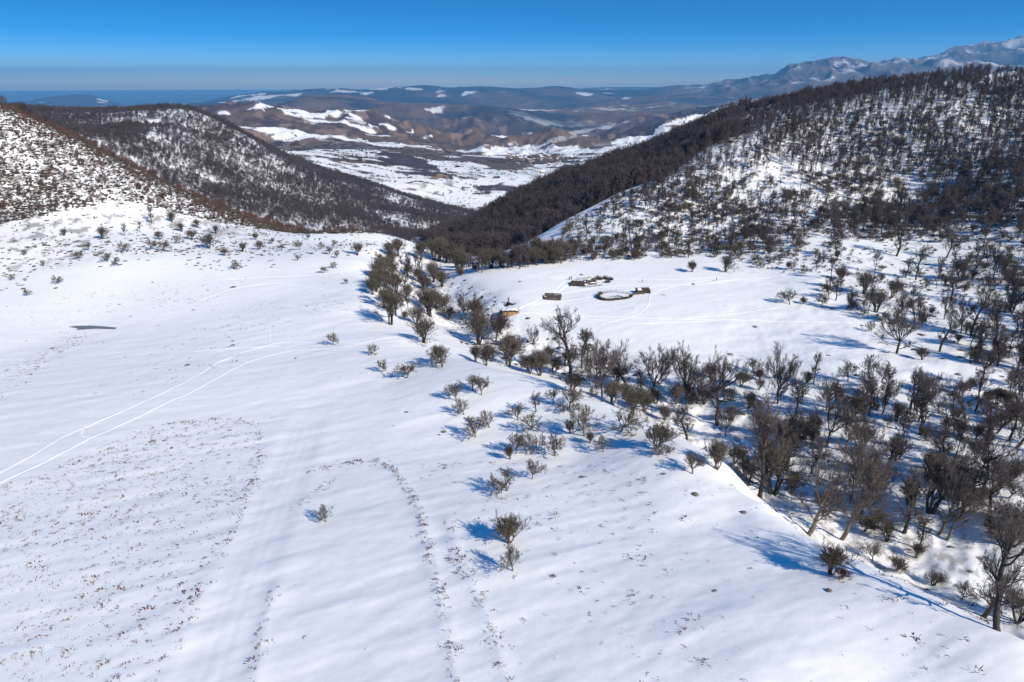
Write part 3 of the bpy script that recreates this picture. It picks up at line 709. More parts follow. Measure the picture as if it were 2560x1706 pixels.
at('haw', 816, 1305, 44, width=.9, label="small lone forked hawthorn on the open snow left of the old cart way", group="hawthorns and bushes on the near snow slope")
at('haw', 1107, 916, 62, width=1.0, label="hawthorn at the gully lip beside the bright footpath end", group="hawthorns and bushes on the near snow slope")
# the wooded gully, from the hut down to the lower right corner
zone([('dense',1061,858,74),('dense',1096,909,52),('fan',1163,811,80),('dense',1198,862,98),('fan',1240,855,86),('fan',1335,862,50,1.1),('old',1424,942,168,.85),('slim',1454,920,100,1.2),('fan',1489,968,112),
      ('slim',1468,905,80,1.3),('fan',1505,1005,158,.85),('fan',1545,962,100),('fan',1631,1000,152),('bush',1272,914,80,1.2),('dense',1228,905,50),('bush',1189,903,42),('bush',1349,940,68,1.1),('slim',1303,921,40,1.2),
      ('dense',1582,1033,78,1.0),('bush',1430,982,60),('haw',1477,995,34),('old',1566,967,64,1.2),('dense',1542,953,42),('rust',1250,830,40),('dense',1190,790,44),('bush',1215,915,52),('bush',1325,935,52),
      ('dense',1385,935,50),('bush',1530,1010,60),('bush',1610,1030,60),('bush',1660,1050,44),('dense',1120,800,42),('rust',1185,790,46),('bush',1690,1010,50),('dense',1375,905,44),('bush',1270,870,40),('dense',1415,915,46),
      ('bush',1560,1000,44),('dense',1640,1010,44),('slim',1600,985,70,1.2)], "in the gully below the hut", "trees and bushes filling the gully")
q = random.Random(31); more = []
while len(more) < 54:
    u, v = q.uniform(1720, 2560), q.uniform(960, 1420)
    if pp(np.array([u]), np.array([v]), [(2560,960),(2600,1440),(2300,1400),(2120,1330),(1940,1190),(1780,1080),(1720,1000),(1960,950)])[0]:
        kd = q.choice(['old', 'fan', 'dense', 'bush', 'haw', 'slim', 'bush', 'dense', 'old', 'pale'])
        more.append((kd, u, v, q.uniform(0.75, 1.1) * (v - 500) * {'old': .21, 'fan': .18, 'pale': .2, 'slim': .13}.get(kd, .085), q.uniform(.8, 1.05)))
zone(more + [('fan',1710,980,116),('old',1795,1063,196,.85),('bush',1851,967,46),('haw',1878,934,46),('old',1718,1100,92,1.1),('bush',1791,1174,72),('bush',1836,1160,52),('slim',1857,1174,66,1.3),('old',1898,1243,262,.8),
      ('dense',1932,1237,150,.9),('pale',2019,1336,210,.95),('pale',2101,1349,235,.85),('old',2213,1224,160,.9),('pale',2151,1170,140,.9),('fan',2068,1116,120),('slim',1990,1036,105,1.2),('fan',1944,1009,150,.9),
      ('dense',2124,1050,78),('old',2259,1332,180,.9),('dense',2325,1282,150,.9),('pale',2346,1336,175,.8),('old',2462,1228,170,.8),('old',2491,1230,96,1.2),('old',2300,1087,150,.75),('old',2410,1046,112,.9),
      ('old',2454,965,105,.85),('haw',2205,957,60),('haw',2120,953,56),('haw',2161,963,52),('haw',2184,1023,62),('slim',2211,1017,42),('haw',2425,1266,56),('haw',2524,1245,56),('haw',2265,1058,46),
      ('dense',2398,1096,50),('haw',2410,1121,40),('haw',2524,1042,62),('haw',2547,1075,58),('haw',2466,1034,64),('haw',2537,967,46),('fan',2097,1013,60),('old',2456,1541,200,.85),('old',2496,1577,290,.8),
      ('rust',2510,1308,56),('haw',2404,1502,58,.8),('haw',2181,1402,50),('bush',2242,1425,36,1.4),('dense',2333,1464,36,1.4),('dense',2540,1557,96,1.2),('bush',2290,1395,40),('fan',2180,1262,120),
      ('old',2030,1185,110),('bush',1960,1120,60),('bush',2010,1100,56),('dense',2240,1150,70),('bush',2330,1190,60),('bush',2380,1215,56),('haw',2350,1130,54),('bush',1900,1080,56),('dense',1760,1010,56),('rust',1775,945,38),
      ('bush',1980,1235,60),('dense',2060,1290,70),('bush',2160,1330,50),('bush',2270,1250,50),('old',2540,1120,120,.9),('dense',2440,1150,60),('dense',1870,1205,66)], "in the grove at the lower right", "trees and bushes of the grove beside the near slope")
# along the right edge of the meadow
zone([('old',2350,880,104,.9),('fan',2242,884,128,1.25),('old',2429,839,128,.85),('old',2483,855,114,1.0),('pale',2288,812,84),('dense',2189,781,60),('haw',1975,762,46,1.1),('rust',2008,760,20),('slim',2126,777,54,1.2),
      ('old',2528,781,110,.9),('haw',2055,762,40),('dense',2160,735,66),('bush',2230,745,54),('old',2380,750,90),('haw',2075,720,36),('haw',1900,672,26),('bush',1730,680,32,1.1),('dense',1814,680,46),('haw',1722,645,26),
      ('rust',2100,700,36),('old',2290,700,96,.8),('dense',2400,700,60),('old',2090,640,70),('old',2240,640,80),('haw',2180,830,30),('bush',2305,900,36),('haw',2500,905,44),('dense',2440,905,50),('slim',2555,870,70,1.2)],
     "at the right edge of the meadow", "trees and bushes at the meadow edge")
# thicket in the upper gully
rows = [('dense',977,812,110,.8),('slim',990,790,100,1.3),('slim',960,770,80,1.3),('dense',1040,812,56),('dense',1075,791,84,1.1),('dense',946,720,44),('bush',1012,802,26),('haw',1122,758,26),('slim',1020,700,60,1.2),('old',1042,690,70,.6)]
q = random.Random(12)
for k in range(34):
    t = q.random(); u = 925 + 185 * q.random(); v = 640 + 140 * t
    if u < 960 and v > 740: continue
    rows.append((q.choice(['dense', 'dense', 'bush', 'slim', 'dense']), u, v, q.uniform(34, 58)))
zone(rows, "in the upper gully thicket", "bushes of the thicket at the head of the gully")
rows = [('haw',1152,688,24),('rust',1152,690,20),('fan',1205,683,62),('old',1276,668,56),('old',1298,672,60),('dense',1320,668,20),('rust',1190,680,24)]
for k in range(46):
    u = 1085 + 330 * (k + q.random()) / 46; lo = np.interp(u, [1085, 1150, 1210, 1300, 1415], [650, 682, 678, 668, 656]); rows.append((q.choice(['dense', 'dense', 'fan', 'slim', 'bush']), u, float(lo) - 22 * q.random() ** 1.5 + 1, q.uniform(34, 60)))
zone(rows, "at the far left meadow edge", "trees and bushes at the far left meadow edge")
# scattered over the white hill on the left
zone([('haw',196,650,28),('haw',268,656,27),('haw',295,665,26),('haw',138,712,28),('haw',67,741,22),('haw',585,674,28),('haw',375,625,32),('slim',312,590,36),('haw',304,630,32),('dense',257,598,36),('haw',223,627,24),
      ('dense',522,622,42),('haw',750,625,28),('haw',703,627,20),('haw',743,652,18),('haw',803,623,22),('haw',824,636,22),('haw',844,645,20),('haw',833,672,20),('haw',810,683,20),('haw',866,710,16),('haw',835,616,20),
      ('dense',893,639,36),('dense',647,625,26),('dense',607,630,28),('haw',413,630,34),('dense',160,590,22),('slim',380,560,46,1.3),('dense',430,556,30),('dense',400,600,26),('dense',455,580,26),('dense',480,600,28),
      ('dense',495,570,24),('dense',540,585,24),('slim',350,580,26),('haw',440,610,24),('bush',560,640,22),('haw',60,640,20),('haw',30,700,18),('haw',110,665,18),('bush',640,600,20),('haw',680,610,18),('haw',770,600,18),('haw',950,655,26)],
     "on the left white slope", "hawthorns and bushes on the left white slope")

# ------------------------------------------------------------------ masses of trees
rs_ = np.random.default_rng(8)
def sector(n, a0, a1, r0, r1):
    a = rs_.uniform(a0, a1, n); r = np.sqrt(rs_.uniform(r0 * r0, r1 * r1, n)); return r * np.sin(a), r * np.cos(a)
def uvz(x, y):
    z = ground_z(x, y); u, v = pix(np.stack([x, y, z], -1)); return z, u, v
def pack(x, y, z, s, w, nvar):
    return np.stack([x, y, z - 0.1, s, w, rs_.uniform(0, 6.28, len(x)), rs_.integers(0, nvar, len(x))], 1)

# 1. right hillside: world positions thinned by a density that follows the slope
x, y = sector(80000, 0.0, 1.0, 150, 760); z, u, v = uvz(x, y); r = np.hypot(x, y)
cl = fbm(x, y, 55, 3, 301)
dens = np.zeros(len(x))
crest = [(1640,440),(1700,405),(1774,358),(1850,330),(1912,297),(2023,262),(2157,228),(2291,206),(2425,196),(3400,187),(3400,470),(2430,480),(2300,470),(2180,450),(2000,420),(1850,430),(1760,450)]
rc = crest_r(x, y); back = (r > rc - 12) & (r < rc + 60) & (u > 1640) 
dens = np.where(pp(u, v, crest), 0.145 + 0.15 * np.clip(cl, -0.5, 0.6) + 0.10 * sstep(2050, 2500, u), dens)
midp = [(1400,600),(1414,555),(1529,500),(1640,450),(1760,450),(1850,430),(2000,430),(2180,450),(2300,470),(3400,470),(3400,640),(2100,600),(1950,560),(1700,590),(1500,625)]
dens = np.where(pp(u, v, midp), np.maximum(0.11 + 0.16 * cl, 0.05) + 0.09 * sstep(1900, 2200, u), dens)
belt = [(1060,650),(1120,640),(1300,630),(1400,615),(1700,590),(1950,560),(2100,620),(2100,680),(1980,690),(1850,655),(1750,640),(1620,650),(1480,655),(1330,664),(1220,672)]
dens = np.where(pp(u, v, belt), 0.20 + 0.3 * cl, dens)
rgt = [(2100,600),(3400,640),(3400,960),(2480,960),(2330,840),(2140,790),(2040,720),(2090,680)]
dens = np.where(pp(u, v, rgt), 0.10 + 0.2 * cl, dens)
low_ = [(2480,960),(3400,960),(3400,1420),(2300,1400),(2120,1320),(1940,1180),(1760,1060),(1700,990),(1960,930),(2200,960),(2330,960)]
dens = np.where(pp(u, v, low_), 0.10 + 0.14 * cl, dens)
hidden = back
dens = np.where(hidden, 0.60, np.where(r > rc, 0, dens))
snowgap = np.exp(-(((u - 2260) / 90) ** 2 + ((v - 500) / 26) ** 2)) + np.exp(-(((u - 2080) / 60) ** 2 + ((v - 505) / 18) ** 2))
keep = rs_.random(len(x)) < np.clip(dens, 0, 1) * np.clip(1 - 1.2 * snowgap, 0, 1)
x, y, z, u, v, r = (a[keep] for a in (x, y, z, u, v, r))
isbush = rs_.random(len(x)) < np.where(pp(u, v, belt), 0.62, np.where(pp(u, v, rgt) | pp(u, v, low_), 0.55, np.where(pp(u, v, midp), 0.55, 0.10)))
hgt = np.where(isbush, rs_.uniform(2.2, 5.5, len(x)), rs_.uniform(8, 14.5, len(x)) * np.where(pp(u, v, belt), 0.72, 1.0))
hgt = hgt * np.where(hidden[keep], 1.12, 1.0)
show = hgt / r; show[(u > 2600) | (u < 0)] *= 0.05; show[hidden[keep]] *= 0.3
order = np.argsort(-show)
tt = [i for i in order if not isbush[i]][:205]; bb = [i for i in order if isbush[i]][:170]
solo = set(tt) | set(bb)
place = lambda i: "in the belt behind the pens" if pp(u[i:i+1], v[i:i+1], belt)[0] else ("on the open right hillside" if v[i] > 560 else "high on the wooded right hillside")
def set_out(idx, choices, group):
    got = [(prng.choices(choices[0], choices[1])[0], i) for i in idx]; count = {}
    for k, i in sorted(got, key=lambda g: u[g[1]]):
        key = (k, place(i)); n_ = count.get(key, 0); count[key] = n_ + 1
        plant(k, float(x[i]), float(y[i]), float(z[i]) - 0.08, float(hgt[i]), width=prng.uniform(0.6, 0.85) if k == 'wood' else prng.uniform(0.75, 1.05),
              label=LOOK[k] + " " + place(i) + ", %s from the left" % ordinal(n_), group=group)
set_out(tt, (['wood', 'old', 'slim', 'fan'], [5, 3, 2, 2]), "bare trees of the right hillside")
set_out(bb, (['haw', 'bush', 'dense', 'rust'], [4, 3, 3, 1]), "bare bushes of the right hillside")
rest = np.array([i for i in range(len(x)) if i not in solo])
ti, bi = rest[~isbush[rest]], rest[isbush[rest]]
print("right hillside trees", len(ti), "bushes", len(bi))
scatter("hillside_wood", LODW, pack(x[ti], y[ti], z[ti], hgt[ti], rs_.uniform(0.42, 0.78, len(ti)), 4), "bare winter wood covering the upper right hillside")
# low scrub between the trees
xs, ys = sector(66000, 0.02, 0.98, 250, 640); zs, us, vs_ = uvz(xs, ys)
ok_ = np.hypot(xs, ys) < crest_r(xs, ys)
m = pp(us, vs_, midp) | pp(us, vs_, crest) | (pp(us, vs_, belt) & (rs_.random(len(xs)) < .5)) | (pp(us, vs_, rgt) & (rs_.random(len(xs)) < .35))
m &= ok_
m &= rs_.random(len(xs)) < np.clip(0.32 + 0.6 * fbm(xs, ys, 30, 3, 305), 0.03, 1) * np.clip(1 - 1.3 * (np.exp(-(((us - 2260) / 90) ** 2 + ((vs_ - 500) / 26) ** 2))), 0, 1)
xs, ys, zs = xs[m], ys[m], zs[m]
bsc = pack(np.concatenate([x[bi], xs]), np.concatenate([y[bi], ys]), np.concatenate([z[bi], zs]), np.concatenate([hgt[bi], rs_.uniform(0.6, 1.6, len(xs))]), rs_.uniform(0.9, 1.5, len(bi) + len(xs)), 3)
scatter("hillside_scrub", LODB, bsc, "low bare scrub between the trees of the right hillside")

# 2. dark wooded ridge behind the lower edge of the right hill
x, y = sector(16500, -0.12, 0.40, 470, 900); z, u, v = uvz(x, y); r = np.hypot(x, y)
rc = crest_r(x, y)
m = (u > 1000) & (r > np.where(u < 1380, np.interp(u, [1000, 1120, 1200, 1300, 1380], [470, 440, 400, 400, 430]), rc + 6)) & ~((u > 1700) & (r > 760)) & (v < 700)
glade = np.exp(-(((u - 1470) / 70) ** 2 + ((v - 440) / 12) ** 2))
m &= rs_.random(len(x)) < (0.85 - 0.7 * glade)
x, y, z = x[m], y[m], z[m]
print("dark ridge", len(x))
scatter("dark_ridge_wood", LODF, pack(x, y, z, (14 + 5 * fbm(x, y, 40, 2, 309)) * rs_.uniform(0.7, 1.25, len(x)), rs_.uniform(0.65, 1.05, len(x)), 4), "dense dark bare wood on the ridge behind the meadow")

# 3. wooded ridge in the middle distance on the left
x, y = sector(52000, -0.80, 0.08, 600, 1700); z, u, v = uvz(x, y); r = np.hypot(x, y)
d = 0.80 + 0.60 * fbm(x, y, 130, 4, 310) + 0.4 * sstep(0, 1, (330 - v) / 60)
for (cu, cv_, wu, wv, k) in ((365, 312, 55, 7, 1.2), (385, 350, 40, 9, 1.1), (985, 505, 50, 14, .8), (1000, 540, 40, 14, .6), (820, 450, 60, 8, -.5), (330, 420, 120, 16, .35)):
    d -= k * np.exp(-(((u - cu) / wu) ** 2 + ((v - cv_) / wv) ** 2))
m = (rs_.random(len(x)) < np.clip(d, 0.02, 1)) & (u > -250) & (u < 1230)
x, y, z = x[m], y[m], z[m]
print("mid ridge", len(x))
scatter("far_ridge_wood", LODF, pack(x, y, z, (9.5 + 4 * fbm(x, y, 60, 2, 311)) * rs_.uniform(0.6, 1.3, len(x)), rs_.uniform(0.6, 1.0, len(x)), 4), "bare winter wood over the ridge in the left middle distance")

# 4. scrub on the left hill and the red brown belt along its crest
x, y = sector(120000, -0.84, -0.10, 320, 700); z, u, v = uvz(x, y); r = np.hypot(x, y)
rc = crest_r(x, y); behind = r > rc
scr = (~behind) & (v < np.interp(u, [-200, 0, 300, 560, 740], [560, 560, 500, 560, 585]))
thin = (~behind) & ~scr & (v < 640)
p = np.where(scr, 0.85 + 0.5 * fbm(x, y, 40, 3, 320), np.where(thin, 0.02 + 0.065 * np.clip(fbm(x, y, 35, 2, 321), 0, 1), 0))
m = rs_.random(len(x)) < p
sz = np.where(scr, rs_.uniform(0.5, 1.5, len(x)), rs_.uniform(0.6, 1.2, len(x)))
scatter("left_hill_scrub", [CLUMP[0], LODB[0], LODB[1]], pack(x[m], y[m], z[m], sz[m], rs_.uniform(0.8, 1.3, m.sum()), 3), "dark dwarf scrub over the left hillside")
red = ((behind & (r < rc + 26) & (u < 760)) & (rs_.random(len(x)) < 0.08 + 0.2 * fbm(x, y, 18, 2, 330))) | (scr & (rs_.random(len(x)) < 0.03))
scatter("red_brown_thicket", LODR, pack(x[red], y[red], z[red], np.where(behind[red], rs_.uniform(1.5, 5.5, red.sum()), rs_.uniform(2.0, 5, red.sum())), rs_.uniform(0.6, 0.9, red.sum()), 2), "red brown thicket along the crest of the left hill")

# 5. hedgerows in the valley
x, y = sector(300000, -0.42, 0.34, 1780, 3700)
f1 = fbm(x * 0.8 + y * 0.5, y - 0.2 * x, 340, 3, 401); f2 = fbm(x, y, 520, 3, 402)
ln = (np.abs(f1) < 0.008) | (np.abs(f1 - 0.22) < 0.007) | (np.abs(f1 + 0.22) < 0.007) | (np.abs(f2 - 0.1) < 0.006) | (np.abs(f2 + 0.15) < 0.006)
m = (ln & (fbm(x, y, 90, 2, 403) > -0.15)) | (rs_.random(len(x)) < 0.0035 * (1 + 3 * (fbm(x, y, 150, 2, 404) > 0.15)))
x, y = x[m], y[m]; z = ground_z(x, y)
print("hedges", len(x))
scatter("valley_hedgerows", [LODB[0], LODF[0]], pack(x, y, z, rs_.uniform(2.5, 6, len(x)), rs_.uniform(0.9, 1.5, len(x)), 2), "dark hedges and bushes lining the valley fields")
# ------------------------------------------------------------------ plants poking through the snow
def pixpts(n, poly):
    P = np.array(poly); u = rs_.uniform(P[:, 0].min(), P[:, 0].max(), n * 3); v = rs_.uniform(P[:, 1].min(), P[:, 1].max(), n * 3)
    return u, v, in_poly(u, v, poly)
def near_field(n, r0, r1, a0, a1):
    x, y = sector(n, a0, a1, r0, r1); z, u, v = uvz(x, y); return x, y, z, u, v
x, y, z, u, v = near_field(88000, 48, 330, -0.80, 0.75)
n_ = fbm(x, y, 14, 3, 501); n2_ = fbm(x * 0.9 + y * 0.4, (y * 0.9 - x * 0.4) * 3, 12, 2, 502)
p = np.full(len(x), 0.003)
fieldL = [(-50,1230),(60,1200),(200,1140),(330,1085),(430,1055),(560,1050),(625,1050),(648,1100),(646,1180),(600,1300),(520,1430),(440,1560),(400,1706),(-50,1706)]
p = np.where(in_poly(u, v, fieldL), 0.80 + 0.6 * n_ + 0.25 * n2_ - 0.3 * sstep(350, 620, u) , p)
fieldR = [(1050,1160),(1300,1150),(1650,1180),(1830,1250),(2050,1400),(2300,1530),(2600,1680),(2600,1760),(1100,1760),(1090,1500)]
p = np.where(in_poly(u, v, fieldR), 0.12 + 0.3 * np.clip(n_, -.2, 1) + 0.10 * np.clip(n2_, 0, 1), p)
fieldM = [(330,880),(640,760),(800,730),(930,740),(930,800),(700,850),(560,920),(300,1000),(180,1010)]
p = np.where(in_poly(u, v, fieldM), 0.05 + 0.22 * np.clip(n_ + .1, 0, 1), p)
fieldP = [(-50,760),(60,740),(230,832),(310,850),(170,885),(40,990),(-50,1040),(-30,1000),(70,900),(140,850)]
p = np.where(in_poly(u, v, fieldP), 0.10 + 0.5 * np.clip(n_ + .1, 0, 1), p)
fieldB = [(100,700),(560,660),(620,700),(520,760),(300,780),(0,820),(-50,800),(-50,740)]
p = np.where(in_poly(u, v, fieldB), 0.12 + 0.3 * np.clip(n_, 0, 1), p)
fieldG = [(2140,1420),(2600,1620),(2600,1330),(2350,1330),(2100,1300)]
p = np.where(in_poly(u, v, fieldG), 0.22 + 0.4 * n_, p)
p = np.where((u > 1500) & (u < 2600) & (v > 880) & (v < 1340) & ~in_poly(u, v, fieldG), np.maximum(p, 0.05 + 0.15 * n_), p)
p = np.where((seg_dist(x, y, cart) < 5.5), 0.0, p)
m = rs_.random(len(x)) < p
X, Y = [x[m]], [y[m]]
S = [rs_.gamma(3, 0.075, m.sum()) + 0.08]
for pts, n, wd in ([(945,1150),(985,1180),(1040,1250),(1062,1330),(1085,1430),(1115,1560),(1140,1706)], 150, 0.35), ([(1120,1300),(1150,1400),(1190,1480),(1225,1560),(1270,1706)], 80, 0.6), ([(690,1470),(672,1520),(655,1580),(640,1640),(625,1706)], 32, 0.4), \
                  ([(640,1060),(650,1110),(648,1170),(620,1250),(580,1340),(520,1440),(470,1530),(430,1620),(400,1706)], 130, 0.5), ([(330,1085),(430,1058),(520,1050),(620,1048)], 50, 0.5), ([(780,1180),(830,1165),(900,1162),(960,1158)], 40, 0.8), ([(740,1270),(790,1230),(830,1200)], 30, 1.0), \
                  ([(0,965),(60,930),(100,890),(170,860),(230,840)], 150, 2.2):
    w = wpoly(pts); seg = np.hypot(np.diff([a[0] for a in w]), np.diff([a[1] for a in w])); cum = np.concatenate([[0], np.cumsum(seg)])
    t = rs_.random(n) * cum[-1]; X.append(np.interp(t, cum, [a[0] for a in w]) + rs_.normal(0, wd, n)); Y.append(np.interp(t, cum, [a[1] for a in w]) + rs_.normal(0, wd, n)); S.append(rs_.gamma(4, 0.06, n) + 0.12)
X, Y, S = np.concatenate(X), np.concatenate(Y), np.concatenate(S)
print("tufts", len(X))
scatter("dry_grass_tufts", TUFT, pack(X, Y, ground_z(X, Y) + 0.09, S, rs_.uniform(1.0, 2.0, len(X)), 4), "brown dry stalks and tufts poking through the snow")
# larger clumps
x, y, z, u, v = near_field(26000, 48, 420, -0.80, 0.75); n_ = fbm(x, y, 22, 3, 511)
p = np.full(len(x), 0.0015)
p = np.where(in_poly(u, v, fieldL), 0.05 + 0.10 * n_, p); p = np.where(in_poly(u, v, fieldR), 0.016 + 0.01 * n_, p)
band = [(-50,610),(300,585),(420,560),(640,590),(760,600),(760,640),(640,690),(520,680),(400,640),(250,700),(0,790),(-50,800)]
p = np.where(in_poly(u, v, band), 0.13 + 0.35 * n_, p)
p = np.where(in_poly(u, v, fieldG), 0.10, p)
p = np.where((seg_dist(x, y, gully) < 16), 0.16, p)
p = np.where((u > 2050) & (v > 560) & (v < 1300), np.maximum(p, 0.025), p)
p = np.where(seg_dist(x, y, cart) < 5.5, 0.0, p)
m = rs_.random(len(x)) < p; r = np.hypot(x, y)[m]
scatter("heather_clumps", CLUMP, pack(x[m], y[m], z[m] + 0.02, np.minimum(rs_.gamma(4, 0.055, m.sum()) + 0.10, 0.42) + 0.4 * (r > 200), rs_.uniform(1.0, 1.6, m.sum()), 3), "dark and rusty clumps of dwarf shrub in the snow")

# ------------------------------------------------------------------ trodden trails and a frozen pool
TRAIL, tnt, tb = new_mat("trodden_snow", 0.6); tb.inputs['Base Color'].default_value = (0.94, 0.935, 0.915, 1)
def trail(pts, width, label):
    w = []
    for u, v in pts: x, y, _ = first_hit(u, v); w.append((x, y))
    w = np.array(w); seg = np.hypot(*np.diff(w, axis=0).T); cum = np.concatenate([[0], np.cumsum(seg)]); n = max(int(cum[-1] / 0.7), 3)
    t = np.linspace(0, cum[-1], n); X = np.interp(t, cum, w[:, 0]); Y = np.interp(t, cum, w[:, 1])
    k = 5; ker = np.ones(k) / k
    if n > 12: X[2:-2] = np.convolve(X, ker, 'valid'); Y[2:-2] = np.convolve(Y, ker, 'valid')
    X += 0.25 * fbm(t, t * 0 + 3, 4, 2, 601); Y += 0.25 * fbm(t, t * 0 + 9, 4, 2, 602)
    dx, dy = np.gradient(X), np.gradient(Y); L = np.hypot(dx, dy) + 1e-9; nx, ny = -dy / L, dx / L
    wd = width * 0.5 * (1.1 + 0.6 * fbm(t, t * 0, 2.5, 2, 603)); V = []
    offs = (-1.25, -0.75, 0, 0.75, 1.25); hh = (-0.05, 0.075, 0.045, 0.075, -0.05)
    for o_, h in zip(offs, hh): x_, y_ = X + nx * wd * o_, Y + ny * wd * o_; V.append(np.stack([x_, y_, ground_z(x_, y_) + h], 1))
    V = np.stack(V, 1).reshape(-1, 3); i, j = np.meshgrid(np.arange(n - 1), np.arange(4), indexing='ij')
    F = np.stack([i * 5 + j, i * 5 + j + 1, (i + 1) * 5 + j + 1, (i + 1) * 5 + j], -1).reshape(-1)
    o = bpy.data.objects.new("snow_path", np_mesh("snow_path", V, F, [4] * ((n - 1) * 4))); o.data.materials.append(TRAIL); col.objects.link(o)
    tag(o, label, kind="structure")
for pts, w in (([(-20,1216),(60,1180),(150,1135),(230,1093),(330,1050),(430,1000),(475,983),(560,935),(620,905),(680,887),(735,876),(800,873),(870,867),(930,852),(1000,842),(1035,838)], 0.62),
               ([(-20,1192),(80,1140),(150,1096),(205,1072),(290,1036),(380,996),(450,962),(500,935),(545,905),(570,898),(600,882),(640,873),(690,858),(740,854),(820,857),(900,858)], 0.36),
               ([(206,1073),(203,1085),(215,1092),(230,1093)], 0.3), ([(230,1062),(265,1045),(300,1031)], 0.25), ([(672,857),(677,840),(672,820),(640,811),(590,801),(570,786),(545,765),(540,742)], 0.3), ([(495,753),(530,740),(580,722),(640,712),(700,708),(760,716),(810,722)], 0.9),
               ([(720,763),(780,770),(850,778),(930,790)], 1.3), ([(848,680),(868,698),(880,715),(905,730),(930,742),(948,752)], 0.9), ([(868,698),(875,712),(860,716)], 1.2), ([(560,700),(660,692),(760,690),(850,680),(905,668)], 0.5), ([(480,880),(600,870),(700,866)], 0.3)):
    trail(pts, w, "narrow white footpath trodden across the left snowfield")
for pts, w in (([(1290,783),(1400,787),(1550,792),(1650,797),(1750,798),(1850,800),(1990,803),(2150,808)], 0.95), ([(1570,810),(1680,806),(1800,800),(1900,798)], 0.7), ([(1290,776),(1325,758),(1345,746),(1370,738),(1400,725),(1420,711),(1436,701)], 1.2),
               ([(1302,767),(1330,759),(1360,743)], 0.9), ([(1385,736),(1440,728),(1500,718),(1560,713),(1650,711),(1750,711),(1800,703),(1850,698),(1960,688)], 0.85), ([(1330,763),(1420,752),(1500,738),(1560,728),(1640,716),(1800,708)], 0.55),
               ([(1780,700),(1700,712),(1650,725),(1625,740),(1620,765),(1600,785),(1560,797),(1500,812)], 0.6), ([(1376,738),(1396,716),(1412,703)], 0.8), ([(1392,734),(1410,716),(1428,703)], 0.7), ([(1368,693),(1400,690),(1440,693)], 1.0), ([(1378,698),(1420,695)], 0.9),
               ([(1530,697),(1600,698),(1700,699),(1800,694)], 0.7), ([(1200,745),(1228,746),(1240,756),(1262,772),(1269,792),(1264,812),(1272,830)], 0.8), ([(1110,716),(1145,731),(1162,744)], 0.6), ([(1422,702),(1438,704)], 2.0), ([(1268,780),(1300,782)], 1.8),
               ([(1400,792),(1500,800),(1560,806)], 0.5), ([(1700,796),(1800,788),(1900,776),(1960,768)], 0.45)):
    trail(pts, w, "white trodden track across the meadow with the pens")
def patch(name, pts, mat, label, h=0.05):
    w = wpoly(pts); V = [(x_, y_, 0) for x_, y_ in w]; zz = min(ground_z(x_, y_) for x_, y_ in w) + h
    V = [(x_, y_, ground_z(x_, y_) + h) for x_, y_ in w]; c = np.mean(V, axis=0); c[2] = ground_z(c[0], c[1]) + h; n = len(V)
    F = []
    for k in range(n): F += [n, k, (k + 1) % n]
    me = np_mesh(name, V + [tuple(c)], F, [3] * n, False); me.materials.append(mat); o = bpy.data.objects.new(name, me); col.objects.link(o)
    return tag(o, label, kind="structure")
patch("frozen_pool", [(171,818),(190,815.5),(225,815),(262,817),(292,820),(288,824),(255,821.5),(225,823.5),(190,825.5),(196,821.5)], noise_mat("grey_ice", (0.11, 0.13, 0.145), (0.20, 0.22, 0.235), 0.6, 0.35), "thin grey frozen pool on the left snowfield", 0.12)

# boulders and bare earth by the gully
STONE = noise_mat("weathered_stone", (0.10, 0.09, 0.075), (0.24, 0.215, 0.18), 2.2, 0.95, 0.5)
def boulder(u, v, s, label, group=None, flat=0.6, name="boulder"):
    s *= 0.72; x, y, z = first_hit(u, v); rng = np.random.default_rng(int(u * 7 + v)); N, M = 12, 8; V = []
    for i in range(M + 1):
        for j in range(N):
            a, b_ = 2 * math.pi * j / N, math.pi * i / M
            V.append([math.sin(b_) * math.cos(a), math.sin(b_) * math.sin(a), math.cos(b_)])
    V = np.array(V); bump = 1 + 0.35 * fbm(V[:, 0] * 1.7 + u, V[:, 1] * 1.7 + V[:, 2] * 1.3, 1.0, 3, int(v)); V = V * bump[:, None] * np.array([s, s * rng.uniform(0.7, 1.2), s * flat])
    F = []
    for i in range(M):
        for j in range(N): F += [i * N + j, (i + 1) * N + j, (i + 1) * N + (j + 1) % N, i * N + (j + 1) % N]
    o = bpy.data.objects.new(name, np_mesh(name, V, F, [4] * (N * M), False)); o.data.materials.append(STONE); col.objects.link(o); o.location = (x, y, z + 0.1 * s)
    tag(o, label, "rock", group)
boulder(1860, 1036, 0.9, "round pale boulder on the gully bank right of the tall trees", "stones lying in the snow", 0.95)
boulder(1110, 1081, 0.75, "brown stone alone on the near slope below the hawthorns", "stones lying in the snow")
boulder(1098, 1088, 0.4, "small stone beside the brown stone on the near slope", "stones lying in the snow")
boulder(1016, 1031, 0.65, "flat dark stone on the open snow left of the hawthorns", "stones lying in the snow", 0.35)
boulder(739, 897, 0.55, "small dark stone just below the bright footpath", "stones lying in the snow")
boulder(1660, 1186, 0.45, "reddish stone near the curved gully edge", "stones lying in the snow")
boulder(1738, 1237, 0.7, "wide brown stone on the snow by the gully edge", "stones lying in the snow", 0.4)
boulder(1860, 1282, 0.6, "olive brown stone at the rim above the grove", "stones lying in the snow", 0.5)
boulder(2073, 1478, 0.5, "grey stone on the snow right of the lowest bush", "stones lying in the snow", 0.5)
boulder(1300, 705, 1.0, "dark stone alone at the far left of the meadow", "stones lying in the snow", 0.5)
